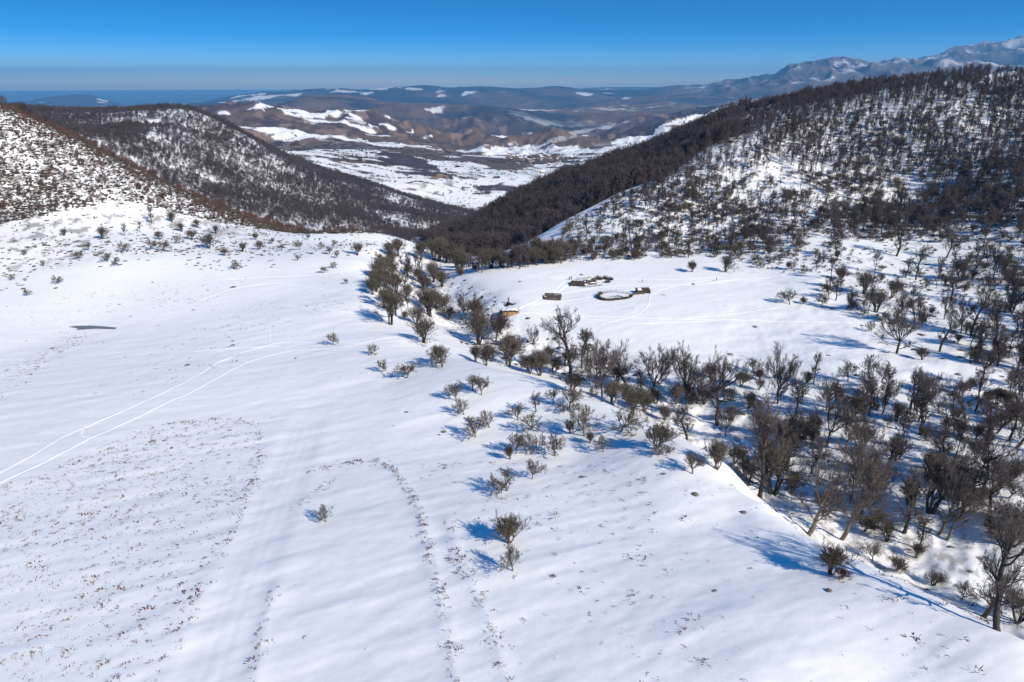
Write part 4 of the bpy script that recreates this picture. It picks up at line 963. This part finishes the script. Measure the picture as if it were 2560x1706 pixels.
for k, (u, v) in enumerate(((1065,770),(1080,760),(1095,775),(1050,790),(1075,782),(1105,765),(1060,745))):
    boulder(u, v, 0.9 + 0.25 * (k % 3), "pale weathered rock of the outcrop at the head of the gully, %s placed" % ("left edge, low", "left edge, high", "lower middle", "lowest left", "lower centre", "highest right", "highest left")[k], "rocks of the outcrop in the gully", 0.7, "outcrop_rock")
# ------------------------------------------------------------------ huts, pens, brushwood, people
class MB:
    def __init__(s): s.v = []; s.f = []; s.m = []
    def box(s, c, size, rz=0.0, rx=0.0, ry=0.0, mi=0, taper=1.0):
        M = Matrix.Rotation(rz, 3, 'Z') @ Matrix.Rotation(ry, 3, 'Y') @ Matrix.Rotation(rx, 3, 'X'); b = len(s.v)
        for dz in (-1, 1):
            for dx, dy in ((-1, -1), (1, -1), (1, 1), (-1, 1)):
                t = taper if dz > 0 else 1.0
                p = M @ Vector((dx * size[0] / 2 * t, dy * size[1] / 2 * t, dz * size[2] / 2)); s.v.append((p.x + c[0], p.y + c[1], p.z + c[2]))
        for q in ((0,3,2,1), (4,5,6,7), (0,1,5,4), (1,2,6,5), (2,3,7,6), (3,0,4,7)): s.f.append([b + i for i in q]); s.m.append(mi)
    def pole(s, a, b_, r0, r1=None, k=5, mi=0):
        a, b_ = Vector(a), Vector(b_); r1 = r0 if r1 is None else r1; d = (b_ - a).normalized(); q = d.orthogonal().normalized(); w = d.cross(q); n = len(s.v)
        for p, r in ((a, r0), (b_, r1)):
            for i in range(k):
                t = 2 * math.pi * i / k; s.v.append(tuple(p + (q * math.cos(t) + w * math.sin(t)) * r))
        for i in range(k): s.f.append([n + i, n + (i + 1) % k, n + k + (i + 1) % k, n + k + i]); s.m.append(mi)
        s.f.append([n + k + i for i in range(k)]); s.m.append(mi); s.f.append([n + k - 1 - i for i in range(k)]); s.m.append(mi)
    def grid(s, fn, nu, nv, mi=0):
        b = len(s.v)
        for i in range(nu + 1):
            for j in range(nv + 1): s.v.append(tuple(fn(i / nu, j / nv)))
        for i in range(nu):
            for j in range(nv): s.f.append([b + i * (nv + 1) + j, b + (i + 1) * (nv + 1) + j, b + (i + 1) * (nv + 1) + j + 1, b + i * (nv + 1) + j + 1]); s.m.append(mi)
    def build(s, name, mats, parent=None, smooth=False):
        me = bpy.data.meshes.new(name); me.from_pydata(s.v, [], s.f); me.update()
        for m in (mats if isinstance(mats, (list, tuple)) else [mats]): me.materials.append(m)
        me.polygons.foreach_set("material_index", s.m); me.polygons.foreach_set("use_smooth", [smooth] * len(s.f))
        o = bpy.data.objects.new(name, me); col.objects.link(o)
        if parent: o.parent = parent
        return o
def base(name, u, v, rz=0.0, dz=0.0):
    x, y, z = first_hit(u, v); o = bpy.data.objects.new(name, None); o.empty_display_size = 0.3; col.objects.link(o); o.location = (x, y, z + dz); o.rotation_euler = (0, 0, rz); return o
grng = random.Random(77)
U = grng.uniform
WOOD = noise_mat("weathered_poles", (0.055, 0.045, 0.038), (0.13, 0.105, 0.085), 6, 0.95)
WOOD_B = noise_mat("brown_poles", (0.085, 0.055, 0.036), (0.16, 0.11, 0.075), 6, 0.95)
MUD = noise_mat("straw_wall", (0.30, 0.19, 0.10), (0.46, 0.31, 0.17), 3, 0.95, 0.4)
THATCH = noise_mat("brown_thatch", (0.06, 0.035, 0.025), (0.14, 0.08, 0.05), 5, 0.95, 0.5)
SNOWM = noise_mat("roof_snow", (0.84, 0.84, 0.86), (0.88, 0.88, 0.89), 2, 0.7, 0.1)
TARP = noise_mat("blue_tarp", (0.022, 0.035, 0.075), (0.045, 0.06, 0.11), 2, 0.5)
YEL = noise_mat("yellow_sheet", (0.55, 0.42, 0.05), (0.68, 0.52, 0.08), 2, 0.6)
BRUSH = noise_mat("brushwood", (0.032, 0.027, 0.024), (0.085, 0.068, 0.056), 5, 0.95)

def sticks(mb, pts, n, L, r, spread=0.5, lean=0.6, mi=0):
    """a heap of crossed sticks along a line of points"""
    for _ in range(n):
        t = U(0, len(pts) - 1.001); i = int(t); f = t - i
        p = [pts[i][k] * (1 - f) + pts[i + 1][k] * f for k in (0, 1)]; h = (pts[i][2] * (1 - f) + pts[i + 1][2] * f)
        c = Vector((p[0] + U(-spread, spread), p[1] + U(-spread, spread), U(0.05, h))); a = U(0, 6.28); e = U(-0.3, lean)
        d = Vector((math.cos(a) * math.cos(e), math.sin(a) * math.cos(e), math.sin(e))) * U(0.5, 1) * L / 2
        mb.pole(c - d, c + d, U(0.7, 1.3) * r, r * 0.5, 3, mi)
def brush_wall(mb, pts, w=0.7, n_per_m=16, mi=0):
    for (x0, y0, h0), (x1, y1, h1) in zip(pts[:-1], pts[1:]):
        L = math.hypot(x1 - x0, y1 - y0); k = max(int(L / 0.6), 1); a = math.atan2(y1 - y0, x1 - x0)
        for q in range(k):
            t = (q + 0.5) / k; h = (h0 + (h1 - h0) * t) * U(0.75, 1.05)
            mb.box((x0 + (x1 - x0) * t, y0 + (y1 - y0) * t, h * 0.36), (0.75, w * U(0.8, 1.1), h * 0.78), a + U(-0.2, 0.2), U(-0.15, 0.15), U(-0.1, 0.1), mi, 0.7)
    L = sum(math.hypot(b[0] - a[0], b[1] - a[1]) for a, b in zip(pts[:-1], pts[1:])); sticks(mb, pts, int(L * n_per_m), 1.5, 0.035, w * 0.6, 0.9, mi)
def fence(o, pts, gap=0.8, h=1.25, rails=(0.45, 0.95), name="stake"):
    n = 0
    for (x0, y0), (x1, y1) in zip(pts[:-1], pts[1:]):
        L = math.hypot(x1 - x0, y1 - y0); k = max(int(L / gap), 1)
        for q in range(k):
            t = q / k; x, y = x0 + (x1 - x0) * t, y0 + (y1 - y0) * t; m = MB(); m.pole((x, y, -0.2), (x + U(-.12, .12), y + U(-.12, .12), h * U(0.85, 1.2)), 0.07, 0.05); m.build(name, WOOD, o); n += 1
    m = MB()
    for (x0, y0), (x1, y1) in zip(pts[:-1], pts[1:]):
        for z in rails: m.pole((x0, y0, z + U(-.06, .06)), (x1, y1, z + U(-.06, .06)), 0.05, 0.04, 4)
    m.build("rails", WOOD, o)
def ring(cx, cy, rx, ry, a0, a1, n):
    out = []
    for i in range(n + 1):
        a = a0 + (a1 - a0) * i / n; w = 1 + 0.10 * math.sin(2 * a + 0.7) + 0.07 * math.sin(3 * a + 2) + 0.04 * math.sin(5 * a); out.append((cx + rx * w * math.cos(a), cy + ry * w * math.sin(a)))
    return out

# the shepherd's hut: long low straw coloured wall, snow on top, blue tarpaulin over one end
h = base("shepherd_hut", 1275, 786, 0.05); tag(h, "long low straw walled hut with snow on its roof and a blue tarpaulin end", "hut")
L, D, H_ = 6.2, 3.6, 1.75
m = MB(); m.grid(lambda a, b: (-L/2 + L*a, -D/2 - 0.06*math.sin(a*21) - 0.1*(1-b), b*(H_ - 0.18 + 0.22*math.sin(a*3.1))), 22, 5); m.grid(lambda a, b: (L/2 + 0.05*math.sin(a*9), -D/2 + D*a, b*1.6), 6, 4)
m.grid(lambda a, b: (L/2 - L*a, D/2, b*1.6), 8, 3); m.grid(lambda a, b: (-L/2, D/2 - D*a, b*1.6), 6, 3); m.build("wall", MUD, h)
m = MB(); m.grid(lambda a, b: (-L/2 - 0.2 + (L + 0.4)*a, -D/2 - 0.28 + (D + 0.5)*b, 1.66 + 0.30*math.sin(a*3.1) + 0.30*math.sin(b*3.1) - 0.06*math.sin(a*37)), 26, 8)
for k in range(46): x = -L/2 + L*k/45; m.pole((x, -D/2 - 0.34 + U(-.06,.06), 1.56 + 0.26*math.sin(k/45*3.1) + U(-.08,.06)), (x + U(-.2,.2), 0, 1.98 + 0.26*math.sin(k/45*3.1)), 0.055, 0.04, 4)
roof = m.build("roof", THATCH, h)
m = MB(); m.grid(lambda a, b: (-L/2 - 0.05 + (L + 0.1)*a, -D/2 + 0.12 + 0.18*math.sin(a*17) + (D + 0.1)*b, 1.86 + 0.30*math.sin(a*3.1) + 0.32*math.sin(b*3.1) + 0.05*math.sin(a*11)), 26, 8); m.build("snow_cover", SNOWM, roof, True)
m = MB(); m.grid(lambda a, b: (-L/2 - 1.55 + 1.75*a, -D/2 - 0.16 + 0.3*(1-a) + (D*0.9)*b, 0.05 + 1.80*math.sin(a*1.5)*(0.92 + 0.12*math.sin(b*3.1))), 8, 8)
m.grid(lambda a, b: (-L/2 - 1.45 + 1.65*a, -D/2 - 0.17 + 0.3*(1-a) - 0.05*math.sin(a*9), b*(0.05 + 1.76*math.sin(a*1.5)*0.92)), 8, 3); m.build("tarpaulin", TARP, h, True)
m = MB(); sticks(m, [(-L/2 - 2.2, -1.2, 0.4), (-L/2 - 0.9, -1.3, 0.3)], 20, 1.1, 0.04, 0.35, 0.3); m.build("firewood", WOOD, h)
m = MB(); sticks(m, [(L/2 - 0.2, -1.6, 1.6), (L/2 + 0.5, -0.8, 1.8)], 34, 1.5, 0.04, 0.3, 1.2); m.pole((L/2, -1, 1.2), (L/2 + 0.35, -1.2, 3.1), 0.06, 0.03); m.pole((L/2 + 0.2, -1, 1.6), (L/2 + 1.2, -1.4, 1.9), 0.05, 0.03); m.build("branches", BRUSH, h)
p = MB(); p.pole((0, 0, -0.2), (0.05, 0, 2.2), 0.07, 0.06); p.box((0, 0, 2.25), (0.25, 0.2, 0.22)); x, y, z = first_hit(1240, 783); o = p.build("wooden_post", WOOD); o.location = (x, y, z); tag(o, "thin upright post in the snow left of the straw walled hut", "post")
o = base("brushwood_heap", 1278, 760, 0); tag(o, "curved dark brushwood heap on the snow behind the straw walled hut", "brushwood")
m = MB(); brush_wall(m, [(-1.6, 0.5, 1.2), (-0.9, -0.8, 0.9), (0.6, -1.4, 0.7), (2.3, -1.1, 0.5)], 0.6); m.build("branches", BRUSH, o)
m = MB(); sticks(m, [(-1.2, 1.0, 2.4), (-0.9, 1.3, 2.6)], 60, 0.9, 0.05, 0.25, 1.4); m.build("bundle", BRUSH, o)

# the small oblong pen
o = base("oblong_pen", 1381, 746, -0.02); tag(o, "small oblong pen of stacked dark poles, nearest the straw walled hut", "pen")
for nm, (x0, y0, x1, y1, hh) in (("front_wall", (-3.3, -3.2, 3.0, -3.4, 1.15)), ("rear_wall", (-3.2, 3.0, 3.5, 2.8, 1.2)), ("side_wall", (-3.4, -3.2, -3.5, 1.6, 0.8)), ("side_wall", (3.0, -3.4, 3.6, 2.8, 1.2)), ("middle_wall", (-2.8, 0.2, 3.2, 0.0, 1.0))):
    m = MB()
    for k in range(6): t = k/5*hh; m.pole((x0 + U(-.4,.4), y0 + U(-.15,.15), t + 0.08), (x1 + U(-.4,.4), y1 + U(-.15,.15), t + 0.08 + U(-.08,.08)), 0.13, 0.09)
    sticks(m, [(x0, y0, hh), (x1, y1, hh)], 34, 1.4, 0.045, 0.22, 0.8); m.build(nm, WOOD_B if nm == "front_wall" else WOOD, o)

# round pen with a stake fence, brush wall in front and a lean-to at its right end
o = base("round_pen", 1535, 742, 0.0); tag(o, "round sheep pen with a brushwood wall in front and a stake fence behind", "pen")
m = MB(); w = ring(0, 0, 6.6, 5.4, math.pi*0.98, math.pi*2.02, 12); brush_wall(m, [(a, b, 1.25 + 0.2*math.sin(i)) for i, (a, b) in enumerate(w)], 0.9, 12); m.build("brush_wall", BRUSH, o)
fence(o, ring(0, 0, 6.7, 5.6, -0.05, math.pi*0.92, 12), 0.55, 1.3)
m = MB(); brush_wall(m, [(-6.6, 0.4, 1.4), (-5.8, 2.4, 1.6), (-4.4, 4.0, 1.2)], 0.7, 18); m.build("side_brush", BRUSH, o)
m = MB(); sticks(m, [(-1.5, -1, 0.5), (1.5, 0.5, 0.5), (4, -1.5, 0.5)], 46, 1.4, 0.06, 0.9, 0.4); m.build("fallen_branches", WOOD, o)
m = MB(); brush_wall(m, [(6.6, 0.6, 1.0), (8.4, 1.6, 1.0), (10.0, 2.6, 1.1)], 0.6); m.build("link_wall", WOOD_B, o)
o = base("lean_to_shed", 1607, 733, 0.12); tag(o, "dark lean-to shed at the right end of the round pen", "shed")
m = MB(); m.box((0, 1.7, 0.8), (5.4, 0.2, 1.6)); m.box((2.6, 0, 0.6), (0.2, 3.4, 1.2)); m.box((-1.2, -1.6, 0.4), (3.0, 0.25, 0.8)); m.build("wall", WOOD, o)
m = MB()
for k in range(18): x = -2.7 + 5.6*k/17; m.pole((x, 1.9, 1.75 + U(-.05,.05)), (x + U(-.3,.3), -1.5, 0.75 + U(-.1,.1)), 0.17, 0.13, 5)
m.build("roof", WOOD_B, o)
m = MB(); m.grid(lambda a, b: (-2.2 + 1.6*a, 1.2 - 2.0*b, 1.82 - 0.5*b + 0.12*math.sin(a*3.1)), 5, 5); m.build("snow_patch", SNOWM, o, True)

# the upper fold: brush hut, curved rail fence, heaps of brush and a yellow sheet
o = base("brush_hut", 1444, 711, -0.1); tag(o, "low dark brushwood hut at the left end of the upper fold", "hut")
m = MB()
for k in range(60):
    x = -3.2 + 6.4*k/59; yy = 1 if k % 2 else -1; m.pole((x + U(-.2,.2), yy*2.6 + U(-.3,.3), 0), (x*0.8 + U(-.3,.3), U(-.2,.2), 1.5 + U(-.15,.2)), 0.17, 0.1, 4)
m.grid(lambda a, b: (-3.1 + 6.2*a, -2.5 + 5.0*b, 0.1 + 1.35*math.sin(b*math.pi)*(0.75 + 0.25*math.sin(a*3.14))), 12, 10); m.build("roof", BRUSH, o)
m = MB(); sticks(m, [(-2, -1, 1.3), (2.5, -1.4, 1.2)], 60, 1.6, 0.05, 0.7, 0.8); m.build("loose_branches", WOOD_B, o)
o = base("curved_fence", 1478, 716, 0.0); tag(o, "curved log fence running right from the low brush hut", "fence")
fence(o, ring(0, 4.2, 6.2, 6.0, math.pi*1.10, math.pi*1.82, 8), 0.9, 1.0, (0.25, 0.55, 0.85))
o = base("rear_fence", 1455, 702, 0.0); tag(o, "short rail fence behind the low brush hut", "fence"); fence(o, [(-2.5, 0.5), (0, 1.6), (3.2, 2.0)], 0.8, 1.1)
for u_, v_, s_, lab in ((1484, 704, 1.0, "dark brushwood heap in the middle of the upper fold"), (1497, 699, 1.3, "tall dark brushwood heap beside the yellow sheet"), (1513, 698, 1.1, "brushwood heap with snow beside it at the back of the upper fold"),
                       (1527, 700, 0.9, "low brushwood heap at the right end of the upper fold"), (1519, 707, 0.8, "small dark brushwood heap apart at the lower right of the upper fold")):
    o = base("brushwood_heap", u_, v_, U(0, 3)); tag(o, lab, "brushwood", "brushwood heaps of the upper fold")
    m = MB(); sticks(m, [(-1.3*s_, 0, 1.2*s_), (0, 0.4, 1.6*s_), (1.3*s_, 0, 0.8*s_)], 90, 1.5, 0.055, 0.6*s_, 1.1); m.build("branches", BRUSH, o)
    m = MB(); m.box((0, 0, 0.35*s_), (2.2*s_, 1.4*s_, 0.7*s_), 0.2, 0, 0, 0, 0.6); m.build("core", BRUSH, o)
o = base("firewood_pile", 1474, 708, 0.3); tag(o, "brown firewood pile under the yellow sheet", "firewood")
m = MB()
for k in range(30): m.pole((-1.6, U(-.7,.7), U(0.1, 1.2)), (1.6 + U(-.3,.3), U(-.7,.7), U(0.1, 1.2)), 0.14, 0.11)
m.build("logs", WOOD_B, o)
x, y, z = first_hit(1476, 704); m = MB(); m.grid(lambda a, b: (-1.4 + 2.8*a, -0.8 + 1.6*b, 1.75 + 0.35*math.sin(a*3.1) - 0.3*abs(b-.5) + 0.06*math.sin(a*14)), 10, 6); o = m.build("yellow_sheet", YEL, None, True); o.location = (x, y, z); tag(o, "bright yellow sheet thrown over the firewood pile in the upper fold", "sheet")
o = base("snowy_trough", 1483, 711, 0.2); tag(o, "dark feeding trough with snow heaped on it inside the curved fence", "trough")
m = MB(); m.box((0, 0, 0.45), (3.0, 0.9, 0.5), 0, 0, 0, 0, 1.15); m.pole((-1.3, -.3, 0), (-1.3, -.3, .4), .08); m.pole((1.3, .3, 0), (1.3, .3, .4), .08); m.build("box", WOOD, o)
m = MB(); m.grid(lambda a, b: (-1.5 + 3*a, -0.5 + b, 0.7 + 0.28*math.sin(a*3.1)*math.sin(b*3.1)), 8, 5); m.build("snow_cover", SNOWM, o, True)
o = base("fallen_tree", 2305, 1085, 0.9); tag(o, "dead dark log leaning out of the snow beside a gnarled tree", "log"); m = MB(); m.pole((-1, 0, 0), (1.2, 0.4, 1.6), 0.34, 0.28, 7); m.pole((1.2, 0.4, 1.6), (3.0, 0.2, 3.2), 0.28, 0.12, 7); m.pole((1.2, 0.4, 1.6), (2.6, 1.2, 2.0), 0.14, 0.05, 6); m.build("trunk", BARK_DARK, o)

# people
def person(u, v, face, top, legs, label, step=0.25, arm=0.2):
    J = {'pelvis': (0, 0, .93, .150), 'waist': (0, 0, 1.08, .135), 'chest': (0, .01, 1.30, .165), 'neck': (0, 0, 1.48, .062), 'jaw': (0, .02, 1.56, .075), 'head': (0, .01, 1.65, .100), 'crown': (0, 0, 1.73, .062), 'nose': (0, .115, 1.635, .016)}
    Ed = [('pelvis', 'waist'), ('waist', 'chest'), ('chest', 'neck'), ('neck', 'jaw'), ('jaw', 'head'), ('head', 'crown'), ('head', 'nose')]
    for s, n_ in ((-1, 'l'), (1, 'r')):
        st = step * s
        J.update({'hip' + n_: (.10 * s, 0, .88, .105), 'knee' + n_: (.11 * s, st * .6 + .04, .48, .066), 'ankle' + n_: (.11 * s, st, .09, .048), 'toe' + n_: (.12 * s, st + .17, .04, .040),
                  'sh' + n_: (.19 * s, 0, 1.40, .072), 'elbow' + n_: (.27 * s, -st * .4 - .02, 1.12, .052), 'wrist' + n_: (.27 * s, -st * arm * 3 + .12, .90, .034), 'palm' + n_: (.27 * s, -st * arm * 3 + .17, .84, .036)})
        Ed += [('pelvis', 'hip' + n_), ('hip' + n_, 'knee' + n_), ('knee' + n_, 'ankle' + n_), ('ankle' + n_, 'toe' + n_), ('chest', 'sh' + n_), ('sh' + n_, 'elbow' + n_), ('elbow' + n_, 'wrist' + n_), ('wrist' + n_, 'palm' + n_)]
        px, py, pz = J['palm' + n_][:3]
        for f in range(5):
            l = (.055, .075, .085, .078, .06)[f]; ox = (f - 2) * .016
            J['f%d%s' % (f, n_)] = (px + ox * .6, py + .01 + (.03 if f == 0 else 0), pz - l * .5, .010); J['g%d%s' % (f, n_)] = (px + ox, py + .02 + (.03 if f == 0 else 0.01), pz - l, .008)
            Ed += [('palm' + n_, 'f%d%s' % (f, n_)), ('f%d%s' % (f, n_), 'g%d%s' % (f, n_))]
    ks = list(J); me = bpy.data.meshes.new("person"); me.from_pydata([J[k][:3] for k in ks], [(ks.index(a), ks.index(b)) for a, b in Ed], [])
    o = bpy.data.objects.new("person", me); col.objects.link(o); md = o.modifiers.new("skin", 'SKIN')
    for i, k in enumerate(ks): me.skin_vertices[0].data[i].radius = (J[k][3],) * 2; me.skin_vertices[0].data[i].use_root = (i == 0)
    sb = o.modifiers.new("sub", 'SUBSURF'); sb.levels = sb.render_levels = 1
    dg = bpy.context.evaluated_depsgraph_get(); me2 = bpy.data.meshes.new_from_object(o.evaluated_get(dg)); o.modifiers.clear(); o.data = me2
    mats = [noise_mat("skin", (.38, .22, .16), (.45, .27, .2), 9, .6), top, legs, noise_mat("boots", (.02, .018, .016), (.04, .03, .028), 8, .7)]
    me2.materials.clear()
    for m_ in mats: me2.materials.append(m_)
    for p_ in me2.polygons:
        c = p_.center; p_.use_smooth = True
        p_.material_index = 0 if c.z > 1.50 or (abs(c.x) > .22 and c.z < .90) else (1 if c.z > .90 or (abs(c.x) > .20 and c.z > .86) else (2 if c.z > .16 else 3))
    m = MB(); m.grid(lambda a, b: (.118 * math.cos(a * 6.2832) * math.cos(b * 1.57), .118 * math.sin(a * 6.2832) * math.cos(b * 1.57) - .01, 1.665 + .12 * math.sin(b * 1.57)), 12, 5); m.build("hat", mats[3], o, True)
    x, y, z = first_hit(u, v); o.location = (x, y, z - 0.03); o.rotation_euler = (0, 0, face); tag(o, label, "person")
NAVY = noise_mat("dark_jacket", (.012, .014, .020), (.025, .027, .035), 6, .8); MAROON = noise_mat("maroon_coat", (.09, .018, .022), (.14, .03, .032), 6, .8); CHAR = noise_mat("dark_trousers", (.016, .016, .02), (.03, .03, .035), 6, .85)
person(1424, 700.5, 2.6, NAVY, CHAR, "person in dark clothes standing beside another left of the upper fold, the left one")
person(1428.5, 700, -2.4, NAVY, CHAR, "person in dark clothes standing beside another left of the upper fold, the right one")
person(1605.5, 706.5, 1.4, MAROON, CHAR, "person in a dark red coat walking alone across the meadow")
person(1791, 703, -1.5, NAVY, CHAR, "person in dark clothes walking alone on the far right of the meadow track")

# ------------------------------------------------------------------ the far village
WALLS = [noise_mat("pale_render", (.50, .46, .41), (.62, .58, .52), .4, .9), noise_mat("brick_wall", (.30, .19, .14), (.38, .25, .19), .4, .9), noise_mat("stone_wall", (.24, .20, .17), (.32, .27, .23), .4, .9)]
ROOFS = [noise_mat("rust_roof", (.20, .09, .06), (.27, .13, .09), .4, .8), noise_mat("tin_roof", (.30, .31, .33), (.40, .41, .43), .4, .5), SNOWM]
GLASS = noise_mat("dark_window", (.02, .024, .03), (.035, .04, .05), 2, .2)
def house_meshes(k, L, W, H):
    wl, rf, dn = MB(), MB(), MB(); wl.box((0, 0, H / 2), (L, W, H)); e = 0.5; hr = W * 0.28
    for sx in (-1, 1):
        b = len(wl.v); wl.v += [(sx * L / 2, -W / 2, H), (sx * L / 2, W / 2, H), (sx * L / 2, 0, H + hr * 0.92)]; wl.f.append([b, b + 1, b + 2] if sx > 0 else [b, b + 2, b + 1]); wl.m.append(0)
    for sy in (-1, 1):
        th = math.atan2(hr, W / 2); rf.box((0, sy * (W / 4 + e / 4), H + hr / 2 - 0.02), (L + 2 * e, (W / 2 + e) / math.cos(th), 0.22), 0, -sy * th if sy > 0 else th)
    for i in range(3): dn.box((-L / 3 + i * L / 3, -W / 2 - 0.02, H * 0.58), (1.0, 0.12, 1.2))
    out = []
    for nm, m_, mt_ in (("wall", wl, WALLS[k % 3]), ("roof", rf, ROOFS[(k // 2) % 3]), ("windows", dn, GLASS)):
        o_ = m_.build(nm, mt_); out.append((nm, o_.data)); bpy.data.objects.remove(o_)
    return out
HM = [house_meshes(k, (11, 9, 13, 8, 12, 10)[k], (8, 7, 8, 7, 9, 8)[k], (4.5, 3.4, 6, 3.2, 5.5, 6.2)[k]) for k in range(6)]
hq = random.Random(5); spots = []
while len(spots) < 88:
    if len(spots) < 64: u_, v_ = hq.gauss(1345, 42), hq.gauss(396, 8)
    elif len(spots) < 80: u_, v_ = hq.gauss(1480, 34), hq.gauss(414, 7)
    else: u_, v_ = hq.uniform(1180, 1560), hq.uniform(402, 440)
    if 376 < v_ < 445 and 1180 < u_ < 1570: spots.append((u_, v_))
spots += [(675, 338), (682, 339), (1060, 372), (1100, 378)]
spots.sort()
for n_, (u_, v_) in enumerate(spots):
    x, y, z = first_hit(u_, v_)
    if math.hypot(x, y) > 6500: continue
    k = hq.randrange(6); o = bpy.data.objects.new("village_house", None); col.objects.link(o); o.location = (x, y, z - 0.8); o.rotation_euler = (0, 0, hq.uniform(-.5, .5) + (1.57 if hq.random() < .3 else 0)); sc_ = hq.uniform(1.0, 1.4); o.scale = (sc_,) * 3
    for nm, me in HM[k]: c_ = bpy.data.objects.new(nm, me); col.objects.link(c_); c_.parent = o
    tag(o, ("pale rendered", "brick", "stone")[k % 3] + " house with a " + ("rust red", "grey tin", "snowy")[(k // 2) % 3] + " roof in the far valley, %s from the left" % ordinal(n_), "house", "houses of the far village")
# ------------------------------------------------------------------ the air
def build_haze():
    x0, x1, y0, y1, z0, z1 = -57000, 57000, -56500, 57000, -900, 860
    v = [(x, y, z) for z in (z0, z1) for y in (y0, y1) for x in (x0, x1)]
    f = [0,2,3,1, 4,5,7,6, 0,1,5,4, 2,6,7,3, 0,4,6,2, 1,3,7,5]
    me = np_mesh("haze", v, f, [4] * 6, False); o = bpy.data.objects.new("haze", me); col.objects.link(o)
    tag(o, "thin blue winter haze filling the valley air", kind="stuff")
    m = bpy.data.materials.new("haze_air"); m.use_nodes = True; nt = m.node_tree
    for n in list(nt.nodes): nt.nodes.remove(n)
    pv = nt.nodes.new("ShaderNodeVolumePrincipled"); out = nt.nodes.new("ShaderNodeOutputMaterial")
    pv.inputs['Color'].default_value = (0.22, 0.58, 1.0, 1); pv.inputs['Density'].default_value = 4.2e-5; pv.inputs['Anisotropy'].default_value = 0.0
    nt.links.new(pv.outputs[0], out.inputs['Volume']); me.materials.append(m)
build_haze()
